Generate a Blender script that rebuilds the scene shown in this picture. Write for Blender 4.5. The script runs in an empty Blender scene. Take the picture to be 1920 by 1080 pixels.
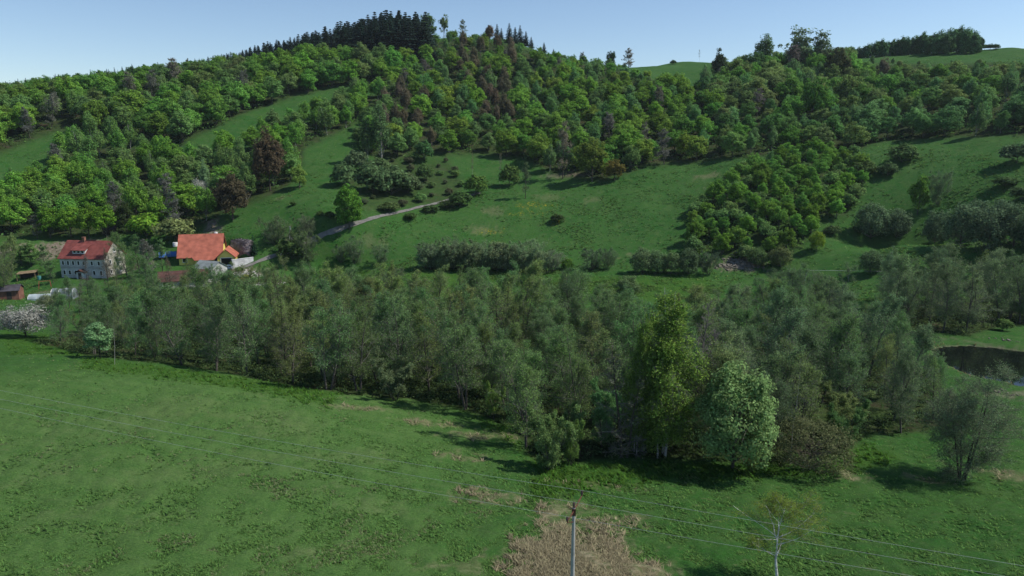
import bpy, math, random
import numpy as np
from mathutils import Vector, Matrix

R = math.radians
rng = np.random.default_rng(11)
random.seed(11)
scene = bpy.context.scene
col = scene.collection

# ------------------------------------------------------------------ camera, sky, sun, exposure
ZC = 42.0                      # the drone hangs 42 m above the valley floor
PITCH = R(12.0)
F = 1297.0 / 1920.0            # focal length in frame widths
cam_d = bpy.data.cameras.new('camera')
cam_d.sensor_width = 36.0
cam_d.lens = 36.0 * F
cam_d.clip_start = 0.5
cam_d.clip_end = 12000.0
cam = bpy.data.objects.new('camera', cam_d)
cam.location = (0, 0, ZC)
cam.rotation_euler = (R(90) - PITCH, 0, 0)
col.objects.link(cam)
scene.camera = cam

SUN_EL, SUN_AZ = R(50), R(88)  # azimuth from +Y towards +X
w = bpy.data.worlds.new('World')
scene.world = w
w.use_nodes = True
nt = w.node_tree
bg = nt.nodes['Background']
sky = nt.nodes.new('ShaderNodeTexSky')
sky.sky_type = 'NISHITA'
sky.sun_disc = False
sky.sun_elevation = SUN_EL
sky.sun_rotation = SUN_AZ
sky.altitude = 600
sky.air_density = 1.0
sky.dust_density = 0.15
sky.ozone_density = 2.6
nt.links.new(sky.outputs[0], bg.inputs['Color'])
bg.inputs['Strength'].default_value = 0.093

sd = bpy.data.lights.new('sun', 'SUN')
sd.energy = 3.5
sd.angle = R(0.53)
sd.color = (1.0, 0.955, 0.88)
sun = bpy.data.objects.new('sun', sd)
sdir = Vector((math.sin(SUN_AZ) * math.cos(SUN_EL), math.cos(SUN_AZ) * math.cos(SUN_EL), math.sin(SUN_EL)))
sun.rotation_euler = sdir.to_track_quat('Z', 'Y').to_euler()
sun.location = (200, 100, 300)
col.objects.link(sun)

scene.view_settings.view_transform = 'Standard'
scene.view_settings.look = 'None'
scene.view_settings.gamma = 1.0
scene.view_settings.exposure = 0.5
scene.view_settings.use_curve_mapping = False
scene.cycles.max_bounces = 9
scene.cycles.diffuse_bounces = 5
scene.cycles.glossy_bounces = 2
scene.cycles.transmission_bounces = 6
scene.cycles.transparent_max_bounces = 4

# ------------------------------------------------------------------ generic helpers
def tag(o, label=None, cat=None, group=None, kind=None):
    if label: o['label'] = label
    if cat: o['category'] = cat
    if group: o['group'] = group
    if kind: o['kind'] = kind
    return o

def empty(name, loc=(0, 0, 0), rz=0.0):
    o = bpy.data.objects.new(name, None)
    o.empty_display_size = 0.3
    o.location = loc
    o.rotation_euler = (0, 0, rz)
    col.objects.link(o)
    return o

def np_mesh(name, parts, mats, smooth=False):
    """parts: list of (verts Nx3, faces MxK, material index)"""
    me = bpy.data.meshes.new(name)
    V, LI, LT, MI = [], [], [], []
    off = 0
    for v, f, mi in parts:
        v = np.asarray(v, np.float32).reshape(-1, 3)
        f = np.asarray(f, np.int32)
        if len(f) == 0: continue
        V.append(v); LI.append((f + off).ravel())
        LT.append(np.full(len(f), f.shape[1], np.int32))
        MI.append(np.full(len(f), mi, np.int32))
        off += len(v)
    V = np.concatenate(V); LI = np.concatenate(LI).astype(np.int32); LT = np.concatenate(LT); MI = np.concatenate(MI)
    me.vertices.add(len(V)); me.vertices.foreach_set('co', V.ravel())
    me.loops.add(len(LI)); me.loops.foreach_set('vertex_index', LI)
    me.polygons.add(len(LT))
    me.polygons.foreach_set('loop_start', np.concatenate([[0], np.cumsum(LT)[:-1]]).astype(np.int32))
    me.polygons.foreach_set('loop_total', LT)
    for m in mats: me.materials.append(m)
    me.polygons.foreach_set('material_index', MI)
    if smooth: me.polygons.foreach_set('use_smooth', np.ones(len(LT), bool))
    me.update(calc_edges=True)
    return me

def link(name, me, parent=None, loc=None, color=None):
    o = bpy.data.objects.new(name, me)
    col.objects.link(o)
    if parent is not None: o.parent = parent
    if loc is not None: o.location = loc
    if color is not None: o.color = (*color, 1.0)
    return o

def norm(a):
    return a / np.maximum(np.linalg.norm(a, axis=-1, keepdims=True), 1e-9)

def tubes(P, Rr, sides=3):
    P = np.asarray(P, float); Rr = np.asarray(Rr, float)
    T, n, _ = P.shape
    t = norm(np.gradient(P, axis=1))
    ref = np.where(np.abs(t[..., 2:3]) < 0.9, np.array([0, 0, 1.0]), np.array([1.0, 0, 0]))
    u = norm(np.cross(t, ref)); v = np.cross(t, u)
    a = np.arange(sides) * 2 * math.pi / sides
    ring = P[:, :, None] + Rr[:, :, None, None] * (np.cos(a)[:, None] * u[:, :, None] + np.sin(a)[:, None] * v[:, :, None])
    V = ring.reshape(-1, 3)
    base = (np.arange(T)[:, None, None] * n + np.arange(n - 1)[None, :, None]) * sides
    k = np.arange(sides)[None, None, :]; k2 = (k + 1) % sides
    Fq = np.stack([base + k, base + k2, base + sides + k2, base + sides + k], -1).reshape(-1, 4)
    return V, Fq

def leafcards(rg, C, N, size, asp=0.62):
    n = len(C)
    N = norm(N)
    r = rg.normal(size=(n, 3))
    u = norm(np.cross(N, r)); v = np.cross(N, u)
    s = size * rg.uniform(0.65, 1.35, (n, 1))
    bend = N * s * 0.25
    V = np.stack([C + u * s, C + v * s * asp + bend, C - u * s, C - v * s * asp + bend], 1).reshape(-1, 3)
    return V, np.arange(n * 4).reshape(-1, 4)

def boxv(x0, x1, y0, y1, z0, z1):
    V = [(x0, y0, z0), (x1, y0, z0), (x1, y1, z0), (x0, y1, z0), (x0, y0, z1), (x1, y0, z1), (x1, y1, z1), (x0, y1, z1)]
    Fq = [(0, 3, 2, 1), (4, 5, 6, 7), (0, 1, 5, 4), (1, 2, 6, 5), (2, 3, 7, 6), (3, 0, 4, 7)]
    return V, Fq

class MB:
    def __init__(s): s.v = []; s.f = []
    def add(s, V, Fq):
        o = len(s.v); s.v += [tuple(x) for x in V]; s.f += [tuple(i + o for i in q) for q in Fq]; return s
    def box(s, *a): return s.add(*boxv(*a))
    def tube(s, p0, p1, r0, r1=None, sides=6):
        r1 = r0 if r1 is None else r1
        V, Fq = tubes([[p0, p1]], [[r0, r1]], sides)
        s.add(V, Fq.tolist())
        o = len(s.v) - 2 * sides
        s.f.append(tuple(o + i for i in range(sides))[::-1]); s.f.append(tuple(o + sides + i for i in range(sides)))
        return s
    def build(s, name, mat, parent=None, smooth=False, loc=None):
        me = bpy.data.meshes.new(name)
        me.from_pydata(s.v, [], s.f); me.materials.append(mat)
        if smooth:
            for p in me.polygons: p.use_smooth = True
        me.update()
        return link(name, me, parent, loc)

def vnoise(x, y, scale, seed):
    """smooth value noise, vectorised"""
    x = x / scale; y = y / scale
    xi = np.floor(x).astype(np.int64); yi = np.floor(y).astype(np.int64)
    fx = x - xi; fy = y - yi
    fx = fx * fx * (3 - 2 * fx); fy = fy * fy * (3 - 2 * fy)
    def h(a, b):
        n = (a * 374761393 + b * 668265263 + seed * 974711) & 0xffffffff
        n = ((n ^ (n >> 13)) * 1274126177) & 0xffffffff
        return ((n ^ (n >> 16)) & 0xffff) / 65535.0
    return (h(xi, yi) * (1 - fx) + h(xi + 1, yi) * fx) * (1 - fy) + (h(xi, yi + 1) * (1 - fx) + h(xi + 1, yi + 1) * fx) * fy

def inpoly(x, y, poly):
    x = np.asarray(x, float); y = np.asarray(y, float)
    r = np.zeros(np.broadcast(x, y).shape, bool)
    n = len(poly)
    for i in range(n):
        x0, y0 = poly[i]; x1, y1 = poly[(i + 1) % n]
        if y0 == y1: continue
        c = ((y0 > y) != (y1 > y)) & (x < (x1 - x0) * (y - y0) / (y1 - y0) + x0)
        r ^= c
    return r

# ------------------------------------------------------------------ survey: bearings of the photo -> ground
SP, CP_ = math.sin(PITCH), math.cos(PITCH)
def ray(px, py):
    xn = (np.asarray(px, float) - 960) / 1297; yn = (np.asarray(py, float) - 540) / 1297
    fwd = CP_ - yn * SP; down = yn * CP_ + SP
    hyp = np.hypot(xn, fwd)
    return np.arctan2(xn, fwd), -down / hyp            # azimuth, slope of the sight line

def project(x, y, z):
    z = z - ZC
    d = y * CP_ - z * SP; up = y * SP + z * CP_
    d = np.maximum(d, 1e-3)
    return 960 + 1297 * x / d, 540 - 1297 * up / d, d

# survey points: (px, py, mode, value); 'z' = height above the valley floor (0), 'r' = horizontal distance
SV = []
def S(px, *pts):
    for py, m, v in pts: SV.append((px, py, m, v))
def SH(px, py, r, z): SV.append((px, py, 'h', (r, z)))
NEAR = 11.5
S(-260, (1080, 'z', 12), (850, 'z', 11.8), (680, 'z', 11.2), (620, 'z', 7.2), (560, 'z', 4.5), (515, 'z', 2.8), (450, 'r', 290), (400, 'r', 318), (330, 'r', 360), (250, 'r', 415), (190, 'r', 480))
S(0, (1080, 'z', 12), (850, 'z', 11.8), (672, 'z', 11.2), (640, 'z', 7.8), (600, 'z', 5.2), (560, 'z', 3.8), (510, 'z', 2.6), (478, 'r', 268), (455, 'r', 280), (400, 'r', 306), (330, 'r', 345), (250, 'r', 390), (165, 'r', 480))
S(150, (675, 'z', 11.2), (650, 'z', 7.5), (600, 'z', 4.6), (520, 'z', 2.4), (478, 'r', 262), (440, 'r', 278), (350, 'r', 325), (245, 'r', 383), (152, 'r', 490))
S(400, (1080, 'z', 11.9), (850, 'z', 11.5), (705, 'z', 10.6), (690, 'z', 6.8), (600, 'z', 4.3), (550, 'z', 4.0), (520, 'z', 3.9), (497, 'z', 4.3), (450, 'r', 243), (400, 'r', 266), (300, 'r', 320), (225, 'r', 372), (118, 'r', 505))
S(610, (735, 'z', 9.6), (720, 'z', 6.4), (620, 'z', 4.6), (520, 'z', 3.4), (490, 'z', 4.0), (440, 'r', 232), (330, 'r', 285), (250, 'r', 335), (165, 'r', 412), (95, 'r', 505))
S(760, (1080, 'z', 11.6), (850, 'z', 10.3), (755, 'z', 8.2), (700, 'z', 5.8), (600, 'z', 5.0), (505, 'z', 4.0), (480, 'z', 6.0), (420, 'r', 240), (330, 'r', 288), (250, 'r', 333), (160, 'r', 405), (78, 'r', 490))
S(960, (1080, 'z', 11.0), (870, 'z', 9.0), (800, 'z', 7.6), (700, 'z', 6.0), (600, 'z', 5.2), (510, 'z', 4.2), (490, 'z', 6.0), (400, 'r', 250), (330, 'r', 286), (250, 'r', 338), (150, 'r', 410), (80, 'r', 478))
S(1120, (1080, 'z', 10.8), (900, 'z', 8.8), (600, 'z', 5.4), (515, 'z', 4.4), (490, 'z', 6.2), (400, 'r', 246), (325, 'r', 284), (230, 'r', 345), (122, 'r', 450))
S(1260, (1080, 'z', 10.4), (870, 'z', 8.2), (600, 'z', 5.2), (515, 'z', 4.6), (490, 'z', 6.6), (400, 'r', 243), (310, 'r', 288), (220, 'r', 350), (150, 'r', 425), (117, 'r', 520))
S(1450, (1080, 'z', 10.4), (890, 'z', 8.6), (700, 'z', 6.4), (600, 'z', 5.4), (520, 'z', 5.0), (490, 'z', 8.0), (400, 'r', 234), (290, 'r', 292), (200, 'r', 365), (117, 'r', 480))
S(1700, (1080, 'z', 10.8), (890, 'z', 8.6), (700, 'z', 6.0), (600, 'z', 5.8), (490, 'z', 8.4), (460, 'r', 215), (370, 'r', 250), (260, 'r', 308), (170, 'r', 395), (103, 'r', 500))
S(1920, (1080, 'z', 11.4), (900, 'z', 8.8), (760, 'z', 6.8), (640, 'z', 6.4), (560, 'z', 7.4), (480, 'r', 204), (370, 'r', 238), (250, 'r', 295), (160, 'r', 375), (92, 'r', 500))
S(2180, (1080, 'z', 12.0), (900, 'z', 9.6), (640, 'z', 7.4), (480, 'r', 206), (370, 'r', 238), (250, 'r', 290), (160, 'r', 370), (95, 'r', 500))
RIDGE = [(-260, 190, 480), (0, 165, 480), (150, 152, 490), (400, 118, 505), (610, 95, 505), (760, 78, 490), (960, 80, 478), (1120, 122, 450), (1260, 117, 520), (1450, 117, 480), (1700, 103, 500), (1920, 92, 500), (2180, 95, 500)]
A, L, Z = [], [], []
for px, py, m, v in SV:
    az, tn = ray(px, py)
    if m == 'z': r = (v - ZC) / tn; z = v
    else: r = v; z = ZC + v * tn
    A.append(float(az)); L.append(math.log(r)); Z.append(float(z))
for px, py, r in RIDGE:
    az, tn = ray(px, py); z = ZC + r * tn
    for k, dz in ((1.14, -1.0), (1.4, -6.0), (2.2, -20), (5.0, -75)):
        A.append(float(az)); L.append(math.log(r * k)); Z.append(max(z + dz, 5))
for az in np.linspace(-1.0, 1.0, 7):
    A.append(az); L.append(math.log(18.0)); Z.append(12.0)
A = np.array(A); L = np.array(L); Z = np.array(Z)

def tps_k(d2): return 0.5 * d2 * np.log(np.maximum(d2, 1e-12))
def tps_fit(X, z, lam=4e-5):
    n = len(X)
    D2 = ((X[:, None] - X[None]) ** 2).sum(-1)
    K = tps_k(D2) + lam * np.eye(n)
    P = np.c_[np.ones(n), X]
    M = np.block([[K, P], [P.T, np.zeros((3, 3))]])
    return np.linalg.solve(M, np.r_[z, 0, 0, 0])
XY = np.c_[A, L]
WT = tps_fit(XY, Z)
GA = np.linspace(-0.98, 0.98, 260); GL = np.linspace(math.log(16), math.log(2600), 300)
ga, gl = np.meshgrid(GA, GL, indexing='ij')
q = np.c_[ga.ravel(), gl.ravel()]
GZ = np.empty(len(q))
for i in range(0, len(q), 8000):
    s = q[i:i + 8000]
    GZ[i:i + 8000] = tps_k(((s[:, None] - XY[None]) ** 2).sum(-1)) @ WT[:len(XY)] + WT[len(XY)] + s @ WT[len(XY) + 1:]
GZ = GZ.reshape(ga.shape)

def ground0(x, y):
    az = np.arctan2(x, y); r = np.maximum(np.hypot(x, y), 1e-3)
    fa = np.clip((az - GA[0]) / (GA[1] - GA[0]), 0, len(GA) - 1.001)
    fl = np.clip((np.log(r) - GL[0]) / (GL[1] - GL[0]), 0, len(GL) - 1.001)
    i = fa.astype(int); j = fl.astype(int); u = fa - i; v = fl - j
    z = (GZ[i, j] * (1 - u) + GZ[i + 1, j] * u) * (1 - v) + (GZ[i, j + 1] * (1 - u) + GZ[i + 1, j + 1] * u) * v
    back = np.clip((np.abs(az) - 0.9) / 0.7, 0, 1); back = back * back * (3 - 2 * back)
    return z * (1 - back) + 12.0 * back

# pond
POND_Z = 6.0
def at_plane(px, py, z):
    az, tn = ray(px, py); r = (z - ZC) / tn
    return float(r * math.sin(az)), float(r * math.cos(az))
POND = [at_plane(a, b, POND_Z) for a, b in [(1748, 656), (1772, 650), (1820, 649), (1870, 653), (1920, 660), (1985, 668), (2040, 690), (2010, 722), (1950, 728), (1905, 722), (1860, 712), (1815, 703), (1780, 686), (1756, 670)]]
PC = np.mean(POND, axis=0)
def poly_dist(x, y, poly):
    """distance to the outline"""
    d = np.full(np.shape(x), 1e9)
    for i in range(len(poly)):
        ax, ay = poly[i]; bx, by = poly[(i + 1) % len(poly)]
        t = np.clip(((x - ax) * (bx - ax) + (y - ay) * (by - ay)) / ((bx - ax) ** 2 + (by - ay) ** 2 + 1e-9), 0, 1)
        d = np.minimum(d, np.hypot(x - ax - t * (bx - ax), y - ay - t * (by - ay)))
    return d

def line_dist(x, y, pts):
    d = np.full(np.shape(x), 1e9)
    for i in range(len(pts) - 1):
        ax, ay = pts[i][:2]; bx, by = pts[i + 1][:2]
        t = np.clip(((x - ax) * (bx - ax) + (y - ay) * (by - ay)) / ((bx - ax) ** 2 + (by - ay) ** 2 + 1e-9), 0, 1)
        d = np.minimum(d, np.hypot(x - ax - t * (bx - ax), y - ay - t * (by - ay)))
    return d

PADS = []          # level building plots: (x, y, radius, z)
def ground(x, y):
    x = np.asarray(x, float); y = np.asarray(y, float)
    z = ground0(x, y)
    r = np.hypot(x, y)
    rough = np.clip((r - 110) / 150, 0, 1)
    z = z + (vnoise(x, y, 9, 3) - .5) * (0.28 + 0.5 * rough) + (vnoise(x, y, 23, 4) - .5) * (0.35 + 1.6 * rough) + (vnoise(x, y, 3.1, 5) - .5) * 0.18
    for px_, py_, rad, pz in PADS:
        d = np.hypot(x - px_, y - py_)
        k = np.clip((rad * 1.6 - d) / (rad * 0.6), 0, 1); k = k * k * (3 - 2 * k)
        z = z * (1 - k) + pz * k
    near = np.hypot(x - PC[0], y - PC[1]) < 60
    if np.any(near):
        ins = inpoly(x, y, POND); d = poly_dist(x, y, POND)
        k = np.clip(1 - d / 9, 0, 1)
        shore = POND_Z + 0.12 + 0.9 * np.clip(d / 9, 0, 1)
        zz = np.where(ins, POND_Z - 0.2 - np.minimum(d, 3) * 0.35, z * (1 - k) + shore * k)
        z = np.where(near, zz, z)
    return z

RR = np.exp(np.linspace(math.log(30), math.log(900), 1100))
def at(px, py, lift=0.0):
    """the ground point seen at a photo position"""
    az, tn = ray(px, py)
    x = RR * math.sin(az); y = RR * math.cos(az)
    g = ground(x, y); s = ZC + RR * tn
    hit = np.nonzero(s <= g)[0]
    k = hit[0] if len(hit) else int(np.argmax(g - s))
    if k > 0:
        a0 = s[k - 1] - g[k - 1]; a1 = s[k] - g[k]
        t = a0 / (a0 - a1) if a0 != a1 else 0
        t = min(max(t, 0), 1)
        r = RR[k - 1] * (1 - t) + RR[k] * t
    else: r = RR[k]
    X = r * math.sin(az); Y = r * math.cos(az)
    return Vector((X, Y, float(ground(np.array([X]), np.array([Y]))[0]) + lift))

p_h1 = at(158, 521); p_h2 = at(385, 496)
PADS.append((p_h1.x + 1, p_h1.y + 4, 8, p_h1.z)); PADS.append((p_h2.x + 1, p_h2.y + 3, 6.5, p_h2.z))

# ------------------------------------------------------------------ materials
def newmat(name):
    m = bpy.data.materials.new(name); m.use_nodes = True
    n = m.node_tree.nodes; l = m.node_tree.links
    b = n['Principled BSDF']; b.inputs['Specular IOR Level'].default_value = 0.15
    return m, n, l, b

def flat(name, c, rough=0.85, var=0.25, scale=1.5, spec=0.2, metal=0.0, bump=0.0):
    m, n, l, b = newmat(name)
    tc = n.new('ShaderNodeTexCoord'); ns = n.new('ShaderNodeTexNoise'); ns.inputs['Scale'].default_value = scale; ns.inputs['Detail'].default_value = 5
    l.new(tc.outputs['Object'], ns.inputs['Vector'])
    rp = n.new('ShaderNodeValToRGB')
    rp.color_ramp.elements[0].position = 0.3; rp.color_ramp.elements[1].position = 0.7
    rp.color_ramp.elements[0].color = (*[x * (1 - var) for x in c], 1); rp.color_ramp.elements[1].color = (*[min(1, x * (1 + var)) for x in c], 1)
    l.new(ns.outputs['Fac'], rp.inputs['Fac']); l.new(rp.outputs['Color'], b.inputs['Base Color'])
    b.inputs['Roughness'].default_value = rough; b.inputs['Specular IOR Level'].default_value = spec; b.inputs['Metallic'].default_value = metal
    if bump:
        bp = n.new('ShaderNodeBump'); bp.inputs['Strength'].default_value = bump; bp.inputs['Distance'].default_value = 0.1
        l.new(ns.outputs['Fac'], bp.inputs['Height']); l.new(bp.outputs['Normal'], b.inputs['Normal'])
    return m

def leaf_mat(name, trans=0.46, spread=0.5):
    """tint comes from the object's own colour; each leaf differs a little"""
    m = bpy.data.materials.new(name); m.use_nodes = True
    n = m.node_tree.nodes; l = m.node_tree.links; n.clear()
    out = n.new('ShaderNodeOutputMaterial'); oi = n.new('ShaderNodeObjectInfo'); ge = n.new('ShaderNodeNewGeometry')
    mr = n.new('ShaderNodeMapRange'); mr.inputs['To Min'].default_value = 1 - spread; mr.inputs['To Max'].default_value = 1 + spread
    l.new(ge.outputs['Random Per Island'], mr.inputs['Value'])
    hs = n.new('ShaderNodeHueSaturation')
    mh = n.new('ShaderNodeMapRange'); mh.inputs['To Min'].default_value = 0.485; mh.inputs['To Max'].default_value = 0.515
    ml = n.new('ShaderNodeMath'); ml.operation = 'MULTIPLY'; ml.inputs[1].default_value = 7.31
    fr = n.new('ShaderNodeMath'); fr.operation = 'FRACT'
    l.new(ge.outputs['Random Per Island'], ml.inputs[0]); l.new(ml.outputs[0], fr.inputs[0]); l.new(fr.outputs[0], mh.inputs['Value'])
    l.new(mh.outputs[0], hs.inputs['Hue']); l.new(mr.outputs[0], hs.inputs['Value']); l.new(oi.outputs['Color'], hs.inputs['Color'])
    d = n.new('ShaderNodeBsdfDiffuse'); t = n.new('ShaderNodeBsdfTranslucent'); mx = n.new('ShaderNodeMixShader'); mx.inputs[0].default_value = trans
    l.new(hs.outputs[0], d.inputs['Color']); l.new(hs.outputs[0], t.inputs['Color'])
    l.new(d.outputs[0], mx.inputs[1]); l.new(t.outputs[0], mx.inputs[2]); l.new(mx.outputs[0], out.inputs['Surface'])
    return m

def bark_mat(name):
    m, n, l, b = newmat(name)
    oi = n.new('ShaderNodeObjectInfo'); tc = n.new('ShaderNodeTexCoord'); ns = n.new('ShaderNodeTexNoise'); ns.inputs['Scale'].default_value = 2.5
    mp = n.new('ShaderNodeMapping'); mp.inputs['Scale'].default_value = (1, 1, 2.5)
    l.new(tc.outputs['Object'], mp.inputs['Vector']); l.new(mp.outputs[0], ns.inputs['Vector'])
    mr = n.new('ShaderNodeMapRange'); mr.inputs['From Min'].default_value = 0.3; mr.inputs['From Max'].default_value = 0.7; mr.inputs['To Min'].default_value = 0.5; mr.inputs['To Max'].default_value = 1.3
    hs = n.new('ShaderNodeHueSaturation')
    l.new(ns.outputs['Fac'], mr.inputs['Value']); l.new(mr.outputs[0], hs.inputs['Value']); l.new(oi.outputs['Color'], hs.inputs['Color']); l.new(hs.outputs[0], b.inputs['Base Color'])
    b.inputs['Roughness'].default_value = 0.9
    return m

M_LEAF = leaf_mat('leaf')
M_NEEDLE = leaf_mat('needle', 0.1, 0.4)
M_BARK = bark_mat('bark')
M_TWIG = flat('twig', (0.152, 0.152, 0.128), 0.9, 0.25, 0.8)
M_TWIG_DARK = flat('twig_dark', (0.12, 0.105, 0.09), 0.9, 0.25, 0.8)
M_TWIG_PALE = flat('twig_pale', (0.70, 0.68, 0.63), 0.9, 0.2, 0.8)

# ------------------------------------------------------------------ terrain mesh + surface masks
def W(poly): return [tuple(at(a, b).xy) for a, b in poly]     # photo outline -> ground outline

ROAD = W([(452, 503), (500, 484), (560, 462), (620, 437), (655, 424), (690, 413), (750, 398), (800, 386), (850, 372), (900, 362)])
def ground_masks(x, y):
    z = ground(x, y)
    px, py, dep = project(x, y, z)
    return px, py, z

AZ1 = np.linspace(-0.80, 0.80, 640)
AZ2 = np.linspace(0.80, 2 * math.pi - 0.80, 64)[1:-1]
AZ = np.concatenate([AZ1, AZ2])
RG = np.concatenate([np.linspace(2, 28, 10)[:-1], np.exp(np.linspace(math.log(28), math.log(640), 430)), np.exp(np.linspace(math.log(640), math.log(4200), 26))[1:]])
aa, rr = np.meshgrid(AZ, RG, indexing='ij')
X = rr * np.sin(aa); Y = rr * np.cos(aa)
Zg = ground(X.ravel(), Y.ravel()).reshape(X.shape)
na, nr = X.shape
far = rr > 2600
Zg = np.where(far, np.minimum(Zg, 5) - (rr - 2600) * 0.002, Zg)
idx = np.arange(na * nr).reshape(na, nr)
nxt = np.roll(idx, -1, axis=0)
Fq = np.stack([idx[:, :-1], idx[:, 1:], nxt[:, 1:], nxt[:, :-1]], -1).reshape(-1, 4)
Vt = np.stack([X, Y, Zg], -1).reshape(-1, 3)

# woodland zones: outlines of where the trunks stand, read off the photo and laid on the ground
ZONES = {}
ZONES['upper'] = [(-60, 172), (0, 165), (150, 152), (400, 120), (560, 100), (640, 100), (700, 118), (760, 128), (725, 160), (640, 160), (560, 178), (450, 215), (330, 275), (240, 262), (140, 238), (60, 262), (0, 288), (-60, 300)]
ZONES['conifer'] = [(385, 122), (430, 112), (600, 88), (700, 76), (770, 74), (812, 84), (800, 108), (740, 122), (640, 118), (560, 130), (440, 138)]
ZONES['lower'] = [(-60, 392), (0, 380), (85, 335), (125, 282), (200, 258), (290, 285), (330, 318), (450, 292), (520, 250), (590, 222), (640, 195), (700, 180), (735, 190), (650, 240), (570, 278), (565, 312), (540, 350), (490, 375), (420, 395), (400, 420), (290, 440), (90, 442), (-60, 448)]
ZONES['middle'] = [(700, 122), (770, 92), (850, 72), (960, 82), (1050, 112), (1150, 126), (1200, 150), (1280, 160), (1340, 170), (1340, 300), (1210, 312), (1130, 338), (1040, 330), (1000, 300), (900, 288), (800, 292), (720, 300), (672, 282), (700, 220), (735, 175)]
ZONES['right'] = [(1320, 155), (1400, 138), (1550, 122), (1680, 122), (1800, 120), (1990, 120), (1990, 252), (1750, 258), (1640, 268), (1600, 285), (1480, 290), (1340, 300)]
ZONES['bank'] = [(1288, 470), (1300, 400), (1400, 312), (1480, 292), (1600, 290), (1625, 350), (1590, 405), (1530, 425), (1500, 470), (1440, 490), (1350, 485), (1310, 500)]
ZONES['rough'] = [(640, 340), (720, 300), (840, 300), (870, 350), (850, 380), (760, 388), (690, 400)]
ZONES['valley'] = [(60, 640), (170, 668), (300, 680), (400, 695), (520, 718), (640, 738), (760, 748), (850, 762), (960, 800), (1000, 862), (1080, 868), (1200, 852), (1400, 868), (1560, 866), (1620, 815), (1740, 810), (1820, 770), (1740, 700), (1650, 645), (1600, 610), (1500, 595), (1400, 605), (1300, 632), (1190, 645), (1150, 612), (1000, 605), (900, 608), (800, 608), (700, 596), (600, 588), (500, 584), (420, 588), (240, 606)]
ZONES['pondwood'] = [(1645, 588), (1700, 618), (1810, 630), (1880, 612), (1990, 605), (1990, 565), (1750, 562), (1650, 560)]

pX, pY, pD = project(X.ravel(), Y.ravel(), Zg.ravel())
front = (Y.ravel() > 5) & (np.abs(aa.ravel()) < 0.8)
def soft_mask(name):
    return (inpoly(pX, pY, ZONES[name]) & front).astype(float)
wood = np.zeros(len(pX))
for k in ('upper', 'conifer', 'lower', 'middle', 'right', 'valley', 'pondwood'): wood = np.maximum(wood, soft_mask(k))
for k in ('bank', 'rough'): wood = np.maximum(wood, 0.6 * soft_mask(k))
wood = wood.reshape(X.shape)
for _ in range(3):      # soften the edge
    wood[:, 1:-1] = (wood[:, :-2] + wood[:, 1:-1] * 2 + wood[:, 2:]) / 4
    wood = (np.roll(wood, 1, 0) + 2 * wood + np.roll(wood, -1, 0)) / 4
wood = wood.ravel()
xr, yr = X.ravel(), Y.ravel()
wb = (vnoise(xr, yr, 6, 21) * .6 + vnoise(xr, yr, 2.2, 22) * .4)
dry = np.zeros(len(pX)); soil = np.zeros(len(pX)); lush = np.zeros(len(pX)); flower = np.zeros(len(pX))
def blob(arr, px, py, rx, ry, amp, seed=0, sharp=0.6):
    """a patch with a ragged outline round the ground point seen at (px, py); rx, ry in metres across / along the view"""
    p = at(px, py); az = math.atan2(p.x, p.y)
    dx = xr - p.x; dy = yr - p.y
    a = dx * math.cos(az) - dy * math.sin(az); b = dx * math.sin(az) + dy * math.cos(az)
    d = np.hypot(a / rx, b / ry)
    n = (vnoise(xr, yr, max(0.6, min(rx, ry) * 0.6), 40 + seed) - .5) * 1.4 + (vnoise(xr, yr, 0.55, 41 + seed) - .5) * 1.2
    k = np.clip((1 - d + n * 0.8) / sharp, 0, 1)
    np.maximum(arr, amp * k, out=arr)
# withered grass round the pole and along the wet edge of the meadow
for a in [(1080, 1010, 5.0, 5.5, 1), (1070, 1060, 5.0, 3.5, 1), (1010, 1030, 2.8, 2.4, .9), (1190, 1065, 3.0, 3, .95), (1140, 985, 3.4, 3.0, .55), (1170, 1055, 3.6, 3.4, .85), (1060, 950, 3.2, 1.8, .5), (1100, 1075, 5.5, 3.0, .95), (850, 1062, 3.2, 1.2, .35),
          (985, 1078, 2.6, 1.2, .4), (780, 790, 2.4, 1.3, .6), (790, 795, 1.6, .9, .6), (835, 795, 2.4, 1.4, .5), (870, 815, 3.2, 1.6, .6), (900, 818, 1.8, 1.2, .55), (950, 815, 3.2, 2.4, .5), (690, 765, 3.0, 1.2, .6), (655, 762, 2.6, 1.2, .6),
          (855, 855, 3.0, 1.6, .5), (885, 920, 2.4, 1.2, .6), (930, 930, 3.6, 1.6, .55), (1060, 905, 3.6, 1.4, .5), (1150, 912, 3.0, 1.5, .5), (560, 920, 3.2, 1.6, .15), (240, 985, 5, 1.6, .12), (90, 880, 5, 2.2, .12),
          (460, 780, 6.0, 3, .12), (600, 1040, 3.5, 1.2, .2), (340, 760, 9.0, 4.0, .12), (650, 860, 6.0, 2.6, .12), (520, 800, 7, 4, .12), (200, 800, 9, 4, .10), (400, 880, 8, 3, .10), (150, 960, 6, 2, .10), (700, 950, 5, 2, .12), (1590, 890, 2.2, 1.6, .6), (1890, 890, 4, 2.2, .6), (1740, 900, 2, 1, .5)]:
    blob(dry, *a, seed=int(a[0]) % 17)
for a in [(920, 395, 5, 5, .35), (905, 432, 6, 3, .35), (1110, 375, 4, 3, .3), (1330, 330, 7, 3, .5), (1030, 370, 8, 4, .25), (560, 445, 4, 3, .3), (530, 370, 4, 2, .4), (700, 455, 5, 3, .3), (1190, 480, 4, 3, .4)]:
    blob(dry, *a, seed=int(a[0]) % 13)
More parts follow.
